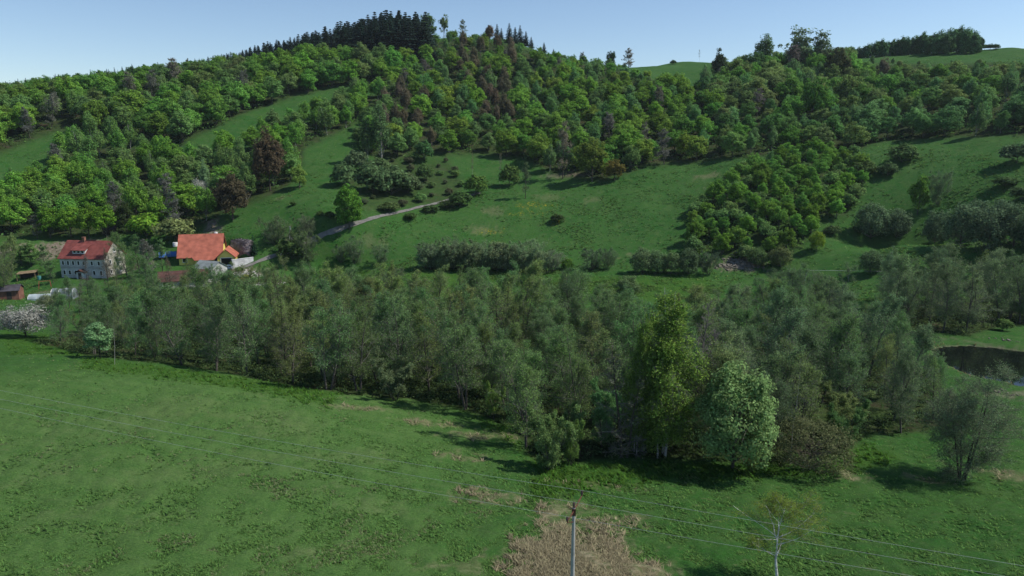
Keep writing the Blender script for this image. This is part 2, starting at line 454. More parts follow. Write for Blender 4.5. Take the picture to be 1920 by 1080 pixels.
for a in [(1000, 385, 7, 3, .9), (965, 400, 5, 2, .7), (920, 435, 5, 2, .7), (1040, 420, 2.5, 1.5, .9), (930, 455, 3, 1.5, .6), (1010, 400, 5, 2, .5)]:
    blob(flower, *a, seed=int(a[1]) % 11)
for a in [(65, 470, 17, 5, 1.0), (110, 470, 9, 4, .9), (398, 428, 3.0, 10, .95), (392, 440, 4, 5, .8), (578, 432, 2.5, 2, .7), (545, 452, 2.0, 2, .6), (1390, 495, 7, 4, .9), (1370, 500, 6, 2.5, .9), (455, 512, 8, 5, .8), (435, 505, 6, 5, .9), (480, 532, 7, 4, .8), (360, 530, 14, 5, .65), (250, 505, 8, 3, .6), (1060, 328, 10, 3, .45), (1350, 350, 5, 2, .4),
          (1840, 645, 12, 1.2, .3), (1910, 740, 5, 3, .5), (100, 545, 10, 4, .5)]:
    blob(soil, *a, seed=int(a[0]) % 7)
for poly in ([(840, 750), (1010, 860), (1000, 930), (1250, 900), (1560, 890), (1700, 860), (1620, 830), (1560, 870), (1200, 870), (1000, 870), (950, 800), (850, 765)],
             [(600, 545), (600, 500), (780, 505), (1100, 520), (1330, 520), (1340, 545), (1180, 575), (900, 560)],
             [(0, 610), (160, 640), (160, 668), (0, 662)], [(160, 668), (640, 735), (620, 760), (400, 720), (150, 690)]):
    lush = np.maximum(lush, (inpoly(pX, pY, poly) & front).astype(float))
lush = lush.reshape(X.shape)
for _ in range(6):
    lush[:, 1:-1] = (lush[:, :-2] + lush[:, 1:-1] * 2 + lush[:, 2:]) / 4
    lush = (np.roll(lush, 1, 0) + 2 * lush + np.roll(lush, -1, 0)) / 4
lush = lush.ravel()
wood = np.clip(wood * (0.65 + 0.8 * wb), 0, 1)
pond_in = inpoly(xr, yr, POND); pond_d = poly_dist(xr, yr, POND)
soil = np.where(pond_in, 1.0, np.maximum(soil, np.clip(1 - pond_d / .5, 0, 1) * 0.4))

near_m = np.clip((118 - np.hypot(xr, yr)) / 25, 0, 1) * np.clip((1050 - pX) / 350, 0.15, 1)
# meadow relief: grass stands in cushions and combed streaks
rel = (vnoise(xr, yr, 0.9, 61) - .5) * .22 + (vnoise(xr, yr, 2.0, 62) - .5) * .22
rel *= np.clip(1 - (np.hypot(xr, yr) - 120) / 120, 0.15, 1) * (1 + 1.0 * dry)
Vt[:, 2] += np.where(pond_in, 0, rel)

def ground_mat():
    m, n, l, b = newmat('meadow_ground')
    tc = n.new('ShaderNodeTexCoord')
    def noise(scale, det=6, rough=.6, mp=None, rot=0):
        ns = n.new('ShaderNodeTexNoise'); ns.inputs['Scale'].default_value = scale; ns.inputs['Detail'].default_value = det; ns.inputs['Roughness'].default_value = rough
        if mp:
            mm = n.new('ShaderNodeMapping'); mm.inputs['Scale'].default_value = mp; mm.inputs['Rotation'].default_value = (0, 0, rot)
            l.new(tc.outputs['Object'], mm.inputs['Vector']); l.new(mm.outputs[0], ns.inputs['Vector'])
        else: l.new(tc.outputs['Object'], ns.inputs['Vector'])
        return ns.outputs['Fac']
    def ramp(f, a, c):
        r = n.new('ShaderNodeMapRange'); r.inputs['From Min'].default_value = a; r.inputs['From Max'].default_value = c; r.interpolation_type = 'SMOOTHSTEP'
        l.new(f, r.inputs['Value']); return r.outputs[0]
    def mix(f, a, c, mode='MIX'):
        x = n.new('ShaderNodeMix'); x.data_type = 'RGBA'; x.blend_type = mode
        if isinstance(f, float): x.inputs[0].default_value = f
        else: l.new(f, x.inputs[0])
        for s, v in ((6, a), (7, c)):
            if isinstance(v, tuple): x.inputs[s].default_value = (*v, 1)
            else: l.new(v, x.inputs[s])
        return x.outputs[2]
    def math_(op, a, c):
        x = n.new('ShaderNodeMath'); x.operation = op; x.use_clamp = True
        for i, v in ((0, a), (1, c)):
            if isinstance(v, float): x.inputs[i].default_value = v
            else: l.new(v, x.inputs[i])
        return x.outputs[0]
    def attr(nm):
        x = n.new('ShaderNodeAttribute'); x.attribute_name = nm; return x.outputs['Fac']
    c = mix(ramp(noise(.05, 4), .35, .65), (.022, .096, .015), (.038, .112, .021))
    c = mix(ramp(noise(.35, 5), .38, .66), c, (.047, .114, .026))
    c = mix(ramp(noise(1.6, 6, .7), .45, .75), c, (.022, .070, .013))
    streak = ramp(noise(.8, 6, .65, (1.0, 2.6, 1), R(35)), .54, .72)
    patch = ramp(noise(.11, 3), .38, .62)
    c = mix(math_('MULTIPLY', math_('MULTIPLY', streak, math_('ADD', patch, .25)), .6), c, (.165, .16, .085))
    c = mix(math_('MULTIPLY', ramp(noise(3.1, 7, .75, (.8, 3.0, 1), R(30)), .52, .68), .5), c, (.12, .145, .065))
    c = mix(math_('MULTIPLY', ramp(noise(.75, 5, .75), .47, .66), .55), c, (.030, .070, .020))
    c = mix(math_('MULTIPLY', ramp(noise(.16, 6, .7), .52, .66), .45), c, (.070, .130, .034))
    c = mix(math_('MULTIPLY', ramp(noise(5.5, 4, .8), .5, .66), .55), c, (.026, .062, .014))
    vr = n.new('ShaderNodeVectorRotate'); vr.inputs['Angle'].default_value = R(13); l.new(tc.outputs['Object'], vr.inputs['Vector'])
    mp = n.new('ShaderNodeMapping'); mp.inputs['Scale'].default_value = (.035, .62, 1); l.new(vr.outputs[0], mp.inputs['Vector'])
    bn = n.new('ShaderNodeTexNoise'); bn.inputs['Scale'].default_value = 1; bn.inputs['Detail'].default_value = 3; l.new(mp.outputs[0], bn.inputs['Vector'])
    nearm = ramp(attr('near'), 0.0, 1.0)
    c = mix(math_('MULTIPLY', ramp(bn.outputs['Fac'], .42, .62), math_('MULTIPLY', nearm, .42)), c, (.092, .158, .048))
    c = mix(math_('MULTIPLY', nearm, math_('ADD', ramp(noise(4.2, 6, .8, (1, 2.2, 1), R(32)), .4, .66), .12)), c, (.090, .165, .044))
    c = mix(math_('MULTIPLY', attr('lush'), .75), c, mix(ramp(noise(.9, 5), .35, .65), (.028, .085, .012), (.055, .115, .016)))
    fine = noise(2.2, 6, .7)
    straw = mix(ramp(noise(1.1, 6, .7, (1, 2.2, 1), R(-20)), .35, .7), (.13, .11, .060), (.30, .262, .165))
    c = mix(math_('MULTIPLY', attr('dry'), math_('ADD', ramp(fine, .3, .62), .25)), c, straw)
    c = mix(math_('MULTIPLY', attr('flower'), ramp(noise(1.3, 5, .7), .5, .62)), c, (.34, .27, .02))
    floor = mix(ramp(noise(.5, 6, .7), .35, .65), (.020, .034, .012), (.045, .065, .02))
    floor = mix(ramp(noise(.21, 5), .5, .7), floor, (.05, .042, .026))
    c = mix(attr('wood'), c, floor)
    earth = mix(ramp(noise(.9, 7, .7), .3, .7), (.115, .09, .065), (.25, .21, .165))
    c = mix(math_('MULTIPLY', attr('soil'), math_('ADD', ramp(noise(1.7, 5), .3, .5), .45)), c, earth)
    l.new(c, b.inputs['Base Color'])
    b.inputs['Roughness'].default_value = .95; b.inputs['Specular IOR Level'].default_value = .05
    bp = n.new('ShaderNodeBump'); bp.inputs['Strength'].default_value = .9; bp.inputs['Distance'].default_value = .25
    l.new(noise(2.4, 8, .75, (1, 1.6, 1), R(30)), bp.inputs['Height']); l.new(bp.outputs['Normal'], b.inputs['Normal'])
    return m
M_GROUND = ground_mat()
me = np_mesh('ground', [(Vt, Fq, 0)], [M_GROUND], smooth=True)
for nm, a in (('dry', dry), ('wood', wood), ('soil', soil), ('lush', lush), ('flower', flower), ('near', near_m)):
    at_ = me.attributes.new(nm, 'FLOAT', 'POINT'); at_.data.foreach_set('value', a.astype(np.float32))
tag(link('ground', me), kind='structure')

# ------------------------------------------------------------------ vegetation prototypes
def polyline(rg, O, D, Ln, n=4, up=0.0, wig=0.12):
    T = len(O); P = np.empty((T, n, 3)); P[:, 0] = O; d = norm(D); st = Ln / (n - 1)
    upv = np.array([0, 0, 1.0])
    for i in range(1, n):
        d = norm(d + upv * up / (n - 1) + rg.normal(size=(T, 3)) * wig)
        P[:, i] = P[:, i - 1] + d * st[:, None]
    return P

def along(P, i, s):
    n = P.shape[1]; f = np.clip(s * (n - 1), 0, n - 1.001); k = f.astype(int); u = (f - k)[:, None]
    a = P[i, k]; b = P[i, k + 1]
    return a * (1 - u) + b * u, norm(b - a)

def children(rg, P, Ln, per, s0, s1, ang, ratio, n=3, up=0.2, wig=0.15, taper=0.4):
    T = len(P); i = np.repeat(np.arange(T), per); s = rg.uniform(s0, s1, len(i))
    o, t = along(P, i, s)
    d = norm(t * math.cos(ang) + norm(np.cross(t, rg.normal(size=t.shape))) * math.sin(ang))
    ln = Ln[i] * ratio * rg.uniform(.6, 1.25, len(i)) * (1 - taper * s)
    return polyline(rg, o, d, ln, n, up, wig), ln

def twigtree(rg, h, stems=1, splay=0.0, t0=.2, spread=.3, n1=30, el=(.35, .9), up=(.3, .2, .2), per=(7, 4), ratio=(.45, .45), nleaf=5000, ls=.12,
             r0=.014, prof='oval', wig=.05, leaf_droop=0.0, leafbias=.3, sides=(6, 4, 3, 3), twr=1.0, white_limbs=False):
    """trunk part, crown part (twigs + leaves)"""
    trunk, tw, LV = [], [], []
    az0 = rg.uniform(0, 6.28)
    for k in range(stems):
        a = az0 + k * 6.283 / max(1, stems) + rg.uniform(-.5, .5)
        sp = splay * rg.uniform(.6, 1.2) if stems > 1 else splay * rg.uniform(0, 1)
        hh = h * (1 if k == 0 else rg.uniform(.72, .98))
        O = np.array([[math.cos(a), math.sin(a), 0]]) * (0.02 * h if stems > 1 else 0)
        D = np.array([[math.cos(a) * sp, math.sin(a) * sp, 1.0]])
        ln = np.array([hh * math.sqrt(1 + sp * sp * .6)])
        TP = polyline(rg, O - np.array([[0, 0, .3]]), D, ln, 9, .35 * sp, wig)
        rad = np.linspace(1, .12, 9) ** 1.1 * r0 * hh
        trunk.append(tubes(TP, rad[None], sides[0]))
        m = max(4, int(n1 / stems))
        s = np.sort(rg.uniform(t0, .98, m)); o, t = along(TP, np.zeros(m, int), s)
        ang = np.arange(m) * 2.4 + rg.uniform(-.4, .4, m)
        u = (s - t0) / (1 - t0)
        if prof == 'oval': pr = np.minimum(1, .45 + u * 1.7) * np.maximum(.18, (1.06 - u)) ** .75
        elif prof == 'cone': pr = np.minimum(1, .5 + u * 3) * (1.05 - u)
        elif prof == 'dome': pr = np.minimum(1, .7 + u * .6) * np.maximum(.3, 1.02 - u ** 2.5)
        else: pr = np.minimum(1, .55 + u * .9) * np.maximum(.25, 1.05 - u) ** .5
        L1 = hh * spread * pr * rg.uniform(.75, 1.2, m)
        e = rg.uniform(el[0], el[1], m) + u * .25
        D1 = np.stack([np.cos(ang) * np.cos(e), np.sin(ang) * np.cos(e), np.sin(e)], -1)
        P1 = polyline(rg, o, D1, L1, 5, up[0], .1)
        b1 = np.minimum(.45 * np.interp(s, np.linspace(0, 1, 9), rad), .02 * L1 + .008)
        (trunk if white_limbs else tw).append(tubes(P1, (b1 * (1.5 if white_limbs else 1))[:, None] * np.linspace(1, .25, 5)[None], sides[1]))
        P2, L2 = children(rg, P1, L1, per[0], .2, 1, .75, ratio[0], 4, up[1], .14)
        tw.append(tubes(P2, np.full((len(P2), 1), .011 * twr) * np.linspace(1, .5, 4)[None], sides[2]))
        P3, L3 = children(rg, P2, L2, per[1], .15, 1, .7, ratio[1], 3, up[2], .15)
        tw.append(tubes(P3, np.full((len(P3), 1), .0075 * twr) * np.linspace(1, .6, 3)[None], sides[3]))
        if nleaf:
            q = int(nleaf / stems)
            i2 = rg.integers(0, len(P2), q // 3); c2, _ = along(P2, i2, rg.uniform(.3, 1, q // 3))
            i3 = rg.integers(0, len(P3), q - q // 3); c3, _ = along(P3, i3, rg.uniform(.1, 1, q - q // 3))
            LV.append(np.concatenate([c2, c3]))
    crown = []
    for v, f in tw: crown.append((v, f, 0))
    if nleaf:
        C = np.concatenate(LV); C = C + rg.normal(size=C.shape) * .016 * h
        C[:, 2] -= leaf_droop * rg.uniform(0, 1, len(C))
        ctr = np.array([0, 0, h * .55])
        Nn = norm(C - ctr) * leafbias + rg.normal(size=C.shape) * .55 + np.array([.25, .1, .5])
        crown.append((*leafcards(rg, C, Nn, ls), 1))
    return trunk, crown

def clumptree(rg, h, wd, base=.12, ncl=70, per=45, ls=.42, cr=.17, low=-.75, inner=.5, egg=.15, droop=1.0, flatn=.8, r0=.016, lobes=.28, limbs=9, vis=0.0):
    """a leafy crown of many small clumps on limbs"""
    hc = h * (1 - base); cz = h * base + hc * .48
    d = norm(rg.normal(size=(ncl * 3, 3))); d = d[d[:, 2] > low][:ncl]
    lob = rg.uniform(0, 6.28, 3)
    an = np.arctan2(d[:, 1], d[:, 0])
    k = 1 - lobes * .5 + lobes * .5 * (np.sin(an * 2 + lob[0]) * .5 + np.sin(an * 3 + lob[1] + d[:, 2] * 4) * .5)
    k = k * rg.uniform(inner, 1, len(d)) ** .6
    C = d * np.stack([wd / 2 * k, wd / 2 * k, hc * .5 * k], -1)
    t = C[:, 2] / (hc * .5); C[:, :2] *= (1 - egg * t)[:, None]
    C[:, 2] += cz
    rad = cr * wd * rg.uniform(.6, 1.25, len(C))
    i = np.repeat(np.arange(len(C)), per)
    dd = norm(rg.normal(size=(len(i), 3))); dd[:, 2] *= flatn
    rr_ = rg.uniform(0.25, 1, len(i)) ** .5
    off = dd * (rad[i] * rr_)[:, None]; off[:, 2] *= droop
    Pp = C[i] + off
    if droop > 1: Pp[:, 2] -= rad[i] * (droop - 1) * .5
    outw = norm(C - np.array([0, 0, cz - hc * .1]))
    Nn = dd * .8 + outw[i] * .5 + np.array([0, 0, .35]) + rg.normal(size=dd.shape) * .45
    crown = [(*leafcards(rg, Pp, Nn, ls), 1)]
    TP = polyline(rg, np.array([[0, 0, -.3]]), np.array([[0, 0, 1.]]), np.array([h * .86]), 7, 0, .04)
    rad0 = np.linspace(1, .15, 7) * r0 * h
    trunk = [tubes(TP, rad0[None], 6)]
    sel = rg.choice(len(C), min(limbs, len(C)), replace=False)
    s = np.clip((C[sel, 2] / h - .22), .1, .8); o, _ = along(TP, np.zeros(len(sel), int), s)
    e = C[sel]; mid = (o + e) / 2 + np.array([0, 0, -.04 * h]) 
    LP = np.stack([o, mid, e], 1)
    crown.insert(0, (*tubes(LP, np.full((len(sel), 1), .006 * h) * np.array([[1, .6, .25]]), 4), 0))
    return trunk, crown

def sprucetree(rg, h, wd, layers=17, per=11, base=.06, ls=.3):
    C, Nn, U, Sz = [], [], [], []
    for j in range(layers):
        t = j / (layers - 1); z = h * (base + (1 - base) * t * .985)
        rad = wd / 2 * (1 - t) ** .85 * rg.uniform(.82, 1.12) + .12
        nb = max(4, int(per * (1 - .5 * t)))
        a0 = rg.uniform(0, 6.28)
        for b in range(nb):
            a = a0 + b * 6.283 / nb + rg.uniform(-.25, .25); rb = rad * rg.uniform(.7, 1.12)
            m = max(2, int(rb / ls * 1.35) + 1)
            for q in range(m):
                f = (q + .6) / m
                for _ in range(2):
                    rr_ = rb * f
                    C.append((math.cos(a) * rr_ + rg.normal() * .09 * rb, math.sin(a) * rr_ + rg.normal() * .09 * rb, z - .30 * rr_ * (1 - .35 * f) + rg.normal() * .08))
                    Nn.append((math.cos(a) * .55 + rg.normal() * .35, math.sin(a) * .55 + rg.normal() * .35, .8)); 
    crown = [(*leafcards(rg, np.array(C), np.array(Nn), ls, .7), 1)]
    TP = np.array([[[0, 0, -.3], [0, 0, h * .5], [0, 0, h]]])
    return [tubes(TP, np.array([[.014 * h, .008 * h, .02]]), 6)], crown

PROTO = {}
def proto(kind, hn, made, twig=M_TWIG, leaf=M_LEAF):
    tr, cr = made
    tm = np_mesh(kind + '_trunk', [(v, f, 0) for v, f in tr], [M_BARK], True)
    cm = np_mesh(kind + '_crown', cr, [twig, leaf])
    PROTO.setdefault(kind, []).append((hn, tm, cm))

g = lambda k: np.random.default_rng(100 + k)
for k in range(5):   # rounded leafy trees of the hillside
    proto('maple', 14, clumptree(g(k), 14, 10.5, base=.03, ncl=140, per=54, ls=.255, cr=.105, inner=.38, lobes=.6))
for k in range(4):
    proto('hornbeam', 13, clumptree(g(20 + k), 13, 8.6, base=.05, ncl=95, per=56, ls=.235, cr=.12, inner=.35, lobes=.45, limbs=14))
for k in range(5):   # slender birches
    proto('birch', 14, clumptree(g(40 + k), 14, 5.6, base=.12, ncl=66, per=54, ls=.20, cr=.15, inner=.25, egg=.3, droop=1.9, lobes=.45, r0=.009, limbs=16))
for k in range(4):
    proto('spruce', 18, sprucetree(g(60 + k), 18, 6.0, ls=.42))
for k in range(2):
    proto('grovetree', 12, clumptree(g(75 + k), 12, 6, base=-.05, ncl=120, per=40, ls=.28, cr=.16, low=-1, inner=.4, lobes=.4, egg=.05))
for k in range(3):   # hazel and thorn thickets
    proto('thicket', 4.5, clumptree(g(80 + k), 4.5, 5.2, base=.0, ncl=60, per=34, ls=.24, cr=.17, low=-.35, inner=.4, lobes=.5, limbs=14))
for k in range(3):   # grey, barely leafing hill trees
    proto('twiggy', 12, twigtree(g(90 + k), 12, 1, .1, .15, .36, 26, (.4, 1.0), (.3, .2, .2), (7, 4), (.5, .5), 2200, .16, twr=2.6))
for k in range(7):   # valley alders
    proto('alder', 12, twigtree(g(120 + k), 12, 1 if k % 3 else 2, .14, .14, .36, 40, (.25, .9), (.35, .2, .2), (8, 5), (.6, .55), 10500, .072, prof='oval', twr=1.45))
for k in range(3):   # sparse dark alders
    proto('barealder', 13, twigtree(g(140 + k), 13, 1, .1, .14, .26, 38, (.05, .55), (.2, .2, .2), (8, 5), (.6, .55), 3200, .075, prof='cone', twr=1.4), M_TWIG_DARK)
for k in range(4):   # willow / alder bushes
    proto('willowbush', 5, twigtree(g(150 + k), 5, 7, .6, .05, .5, 56, (.3, 1.0), (.4, .3, .2), (7, 5), (.65, .6), 9000, .062, prof='dome', r0=.009, twr=.9))
for k in range(2):   # fuller young willows
    proto('sallow', 8, twigtree(g(160 + k), 8, 4, .32, .1, .32, 40, (.4, 1.1), (.4, .25, .2), (8, 6), (.6, .55), 17000, .075, prof='oval', r0=.01, twr=.8))
proto('weepingbirch', 18, twigtree(g(170), 18, 3, .06, .09, .25, 96, (.35, 1.0), (.1, -1.3, -1.6), (9, 6), (.55, .7), 36000, .105, prof='oval', r0=.008, leaf_droop=.5))
proto('whitebeam', 12, clumptree(g(171), 12, 9.2, base=.02, ncl=170, per=95, ls=.15, cr=.105, inner=.5, lobes=.3, egg=.2, limbs=30))
for k in range(3):   # round airy bushes
    proto('globe', 6, clumptree(g(190 + k), 6, 5.6, base=-.04, ncl=120, per=46, ls=.13, cr=.12, low=-.8, inner=.35, lobes=.22, egg=.12, limbs=40, flatn=1))
proto('wispy', 14, clumptree(g(184), 14, 8.5, base=-.02, ncl=85, per=20, ls=.3, cr=.12, low=-.9, inner=.15, lobes=.6, limbs=60, r0=.012))
proto('multialder', 12, twigtree(g(172), 12, 4, .16, .08, .42, 84, (-.05, .55), (.2, .15, .1), (10, 7), (.65, .6), 38000, .06, prof='even', r0=.012, twr=1.2), M_TWIG_DARK)
proto('greytree', 15, twigtree(g(173), 15, 2, .12, .1, .24, 70, (.3, .95), (.3, .2, .2), (9, 7), (.5, .5), 0, .1, prof='oval', twr=1.4), flat('twig_grey', (.17, .155, .145), .9, .2))
proto('darktree', 13, twigtree(g(174), 13, 2, .1, .04, .24, 70, (-.2, .5), (.1, .1, .1), (9, 6), (.5, .5), 900, .1, prof='cone', twr=1.4), M_TWIG)
proto('youngbirch', 8.5, twigtree(g(175), 8.5, 1, .06, .40, .46, 15, (.55, .95), (.1, -.25, -.6), (9, 6), (.55, .6), 15000, .036, prof='even', r0=.012, sides=(6, 5, 3, 3), twr=.7, wig=.09, white_limbs=True))
proto('mint', 8, clumptree(g(176), 8, 5.6, base=.08, ncl=70, per=75, ls=.15, cr=.15, inner=.6, lobes=.5, flatn=.35, limbs=12))
proto('blossom', 5, clumptree(g(177), 5, 6.0, base=-.02, ncl=95, per=60, ls=.10, cr=.12, low=-.6, inner=.35, lobes=.5, egg=.05, limbs=30, flatn=1))
proto('yellowbush', 5, twigtree(g(178), 5, 8, .45, .05, .34, 60, (.5, 1.1), (.1, -.6, -.8), (8, 5), (.6, .6), 9000, .1, prof='dome', r0=.008))
proto('thinbirch', 11, twigtree(g(179), 11, 1, .08, .35, .16, 16, (.6, 1.1), (.2, -.2, -.4), (6, 4), (.5, .5), 900, .07, prof='even', r0=.006), M_TWIG)
proto('brownbush', 6, clumptree(g(180), 6, 7.6, base=-.05, ncl=190, per=44, ls=.085, cr=.085, low=-.6, inner=.6, lobes=.15, egg=.0, limbs=70, flatn=1), flat('twig_brown', (.13, .11, .085), .9, .2))
proto('fullround', 12, clumptree(g(181), 12, 8.8, base=.03, ncl=150, per=60, ls=.26, cr=.105, inner=.6, lobes=.25, egg=.1))
proto('ragged', 15, clumptree(g(182), 15, 9, base=.2, ncl=42, per=42, ls=.3, cr=.12, inner=.25, lobes=.6, limbs=26))

BARK = {'birch': (.34, .33, .30), 'thinbirch': (.36, .35, .33), 'youngbirch': (.62, .6, .56), 'weepingbirch': (.42, .4, .36), 'alder': (.10, .09, .078), 'barealder': (.035, .03, .026), 'multialder': (.03, .027, .024)}
CATNAME = {'maple': ('maple_tree', 'maple tree'), 'hornbeam': ('hornbeam_tree', 'hornbeam tree'), 'birch': ('birch_tree', 'birch tree'), 'spruce': ('spruce_tree', 'spruce tree'),
           'thicket': ('thorn_bush', 'thorn bush'), 'twiggy': ('ash_tree', 'ash tree'), 'alder': ('alder_tree', 'alder tree'), 'barealder': ('bare_alder', 'bare alder'),
           'willowbush': ('willow_bush', 'willow bush'), 'sallow': ('sallow_bush', 'sallow'), 'globe': ('willow_bush', 'willow bush'), 'larch': ('larch_tree', 'larch tree')}
TREES = []      # dicts, labelled at the end
TWIG_OF = {}
def plant(kind, loc, h, wr=1.0, tint=(.06, .1, .03), bark=None, name=None, cat=None, label=None, zone=None, look=None, var=None, rz=None, tilt=0.0):
    pl = PROTO[kind]; hn, tm, cm = pl[var if var is not None else rng.integers(len(pl))]
    nm, ct = CATNAME.get(kind, ('tree', 'tree'))
    o = empty(name or nm, loc, rng.uniform(0, 6.28) if rz is None else rz)
    if tilt: o.rotation_euler = (rng.uniform(-tilt, tilt), rng.uniform(-tilt, tilt), o.rotation_euler[2])
    s = h / hn; o.scale = (s * wr, s * wr, s)
    link('trunk', tm, o, color=bark or BARK.get(kind, (.075, .065, .052)))
    link('crown', cm, o, color=tint)
    x, y, z = loc
    px, py, d = project(x, y, z + h * .5)
    TREES.append(dict(o=o, kind=kind, px=float(px), py=float(py), d=float(d), h=h, hp=1297 * h / float(d), label=label, cat=cat or ct, zone=zone, look=look, name=name or nm))
    return o

def jitter(c, k=.18):
    v = rng.uniform(1 - k, 1 + k)
    return tuple(float(max(.003, x * v * rng.uniform(1 - k * .45, 1 + k * .45))) for x in c)

# leaf colours
BRIGHT = (.170, .325, .050); LIME = (.200, .320, .052); GREEN = (.150, .320, .060); DULL = (.160, .280, .084); BLUISH = (.142, .280, .098); DEEP = (.100, .215, .060)
OLIVE = (.190, .272, .088); SAGE = (.160, .255, .112); RUST = (.170, .150, .095); COPPER = (.056, .044, .027); SPRUCE = (.036, .068, .050); GREY = (.190, .195, .160); MOSS = (.138, .258, .090)
TONE = {BRIGHT: 'bright green', LIME: 'yellow-green', GREEN: 'fresh green', DULL: 'dull green', BLUISH: 'blue-green', DEEP: 'deep green', OLIVE: 'olive', SAGE: 'grey-green', RUST: 'rust-brown', COPPER: 'copper', SPRUCE: 'dark', GREY: 'greyish', MOSS: 'mossy green'}

# ------------------------------------------------------------------ single plants one can point to
PALETTE = {BRIGHT, LIME, GREEN, DULL, BLUISH, DEEP, OLIVE, SAGE, RUST, SPRUCE, GREY, MOSS}
OCC = []      # (x, y, radius) taken ground
def solo(kind, px, py, hp, wr, tint, name, cat, label, bark=None, var=None, rz=None, keep=.35, tilt=0.0, group=None):
    if isinstance(tint, tuple) and tint not in PALETTE: tint = tuple(min(.6, c * (2.05 if max(tint) < .3 else 1.2)) for c in tint)
    p = at(px, py)
    _, _, d = project(p.x, p.y, p.z)
    h = hp * float(d) / 1297 / math.cos(max(-1, min(1, math.atan2(ZC - p.z - 3, p.y))))
    o = plant(kind, p, h, wr, tint, bark, name, cat, label, None, None, var, rz, tilt)
    if group: o['group'] = group
    OCC.append((p.x, p.y, keep * h))
    return o
solo('weepingbirch', 1192, 850, 258, .6, (.088, .142, .030), 'birch_tree', 'birch tree', 'narrower yellow-green birch tucked behind the tallest one', keep=.1)
solo('weepingbirch', 1240, 856, 298, 1.05, (.092, .150, .030), 'birch_tree', 'birch tree', 'tall bright yellow-green birch with hanging sprays, highest crown of the wood edge', keep=.2)
solo('darktree', 1170, 858, 215, 1.0, (.075, .09, .045), 'dead_tree', 'bare tree', 'dark bare twiggy tree close beside the tall yellow-green birch', keep=.2)
solo('greytree', 1308, 790, 215, 1.0, GREY, 'bare_tree', 'bare tree', 'pale grey leafless tree rising behind the round silvery-leaved tree', bark=(.14, .125, .11), keep=.2)
solo('whitebeam', 1374, 880, 200, .98, (.105, .165, .060), 'whitebeam_tree', 'whitebeam', 'round silvery green whitebeam standing at the front of the wood', keep=.32)
solo('sallow', 1408, 886, 62, .9, (.10, .13, .03), 'sallow_bush', 'sallow', 'small yellow-green sallow with a white stem under the silvery whitebeam', keep=.2)
solo('brownbush', 1518, 882, 98, 1.1, (.068, .078, .036), 'brown_bush', 'bush', 'rounded brownish twiggy bush with a green flank beside the silvery whitebeam', keep=.5)
solo('thinbirch', 1482, 868, 195, .9, (.08, .11, .04), 'birch_tree', 'birch tree', 'thin white-stemmed leafless birch behind the rounded brownish bush', keep=.1, tilt=.03)
solo('multialder', 1803, 898, 186, 1.02, (.085, .122, .062), 'alder_tree', 'alder tree', 'wide sparse dark alder with several black stems, alone in the grass', keep=.35)
solo('sallow', 1030, 882, 118, 1.0, (.085, .135, .045), 'willow_bush', 'willow bush', 'pale green willow clump jutting out of the wood into the meadow', keep=.4)
solo('sallow', 1070, 872, 100, .7, (.08, .135, .035), 'willow_bush', 'willow bush', 'upright green sallow close behind the pale willow clump', keep=.25)
solo('sallow', 925, 786, 78, .7, (.095, .15, .035), 'sallow_bush', 'sallow', 'fresh green sallow shrub leaning out of the dark wood edge', keep=.3)
solo('sallow', 742, 750, 92, 1.25, (.085, .115, .055), 'willow_bush', 'willow bush', 'broad grey-green bush bulging from the wood edge above brown tussocks', keep=.4)
solo('mint', 188, 672, 78, .95, (.105, .185, .082), 'mint_tree', 'tree', 'small mint-green tree with layered foliage at the meadow edge', keep=.3)
solo('thinbirch', 215, 682, 95, .6, (.08, .11, .04), 'birch_tree', 'birch tree', 'leaning thin white birch stem beside the mint-green tree', keep=.05, tilt=.12)
solo('thinbirch', 452, 694, 100, .6, (.08, .11, .04), 'birch_tree', 'birch tree', 'slanting white birch stem at the front of the alder wood', keep=.05, tilt=.12)
solo('blossom', 48, 632, 66, 1.3, (.30, .30, .265), 'blossoming_bush', 'bush', 'wide white-blossoming bush below the garden sheds', keep=.5)
solo('blossom', 95, 585, 40, 1.0, (.11, .13, .07), 'garden_bush', 'bush', 'grey-green garden bush behind the white-blossoming bush', keep=.3)
solo('yellowbush', 440, 562, 50, 1.0, (.26, .21, .025), 'forsythia_bush', 'forsythia', 'yellow weeping bush beside the rubble below the yellow house', keep=.4)
solo('fullround', 655, 430, 86, .86, (.055, .125, .018), 'lone_tree', 'maple tree', 'lone round green tree standing at the bend of the gravel track', keep=.4)
solo('maple', 507, 358, 122, .78, COPPER, 'copper_beech', 'beech tree', 'taller purplish-brown copper beech among green hillside trees', keep=.3)
solo('maple', 437, 412, 92, 1.28, (.054, .047, .027), 'copper_beech', 'beech tree', 'broad brown copper beech above the orange-roofed house', keep=.4)
solo('maple', 562, 354, 52, 1.05, (.105, .165, .035), 'apple_tree', 'fruit tree', 'small bright green fruit tree beside the copper beech on the slope', keep=.35)
solo('blossom', 376, 386, 56, .7, (.33, .34, .29), 'cherry_tree', 'cherry tree', 'white-flowering cherry beside the broad copper beech', keep=.3)
solo('birch', 386, 368, 75, .8, (.09, .15, .07), 'birch_tree', 'birch tree', 'light green birch just behind the white-flowering cherry', keep=.3)
solo('hornbeam', 238, 436, 62, .95, (.026, .040, .014), 'dark_beech', 'beech tree', 'dark brown-green rounded beech behind the red-roofed house', keep=.4)
solo('maple', 258, 420, 90, .75, BRIGHT, 'maple_tree', 'maple tree', 'bright green maple above the dark rounded beech', keep=.3)
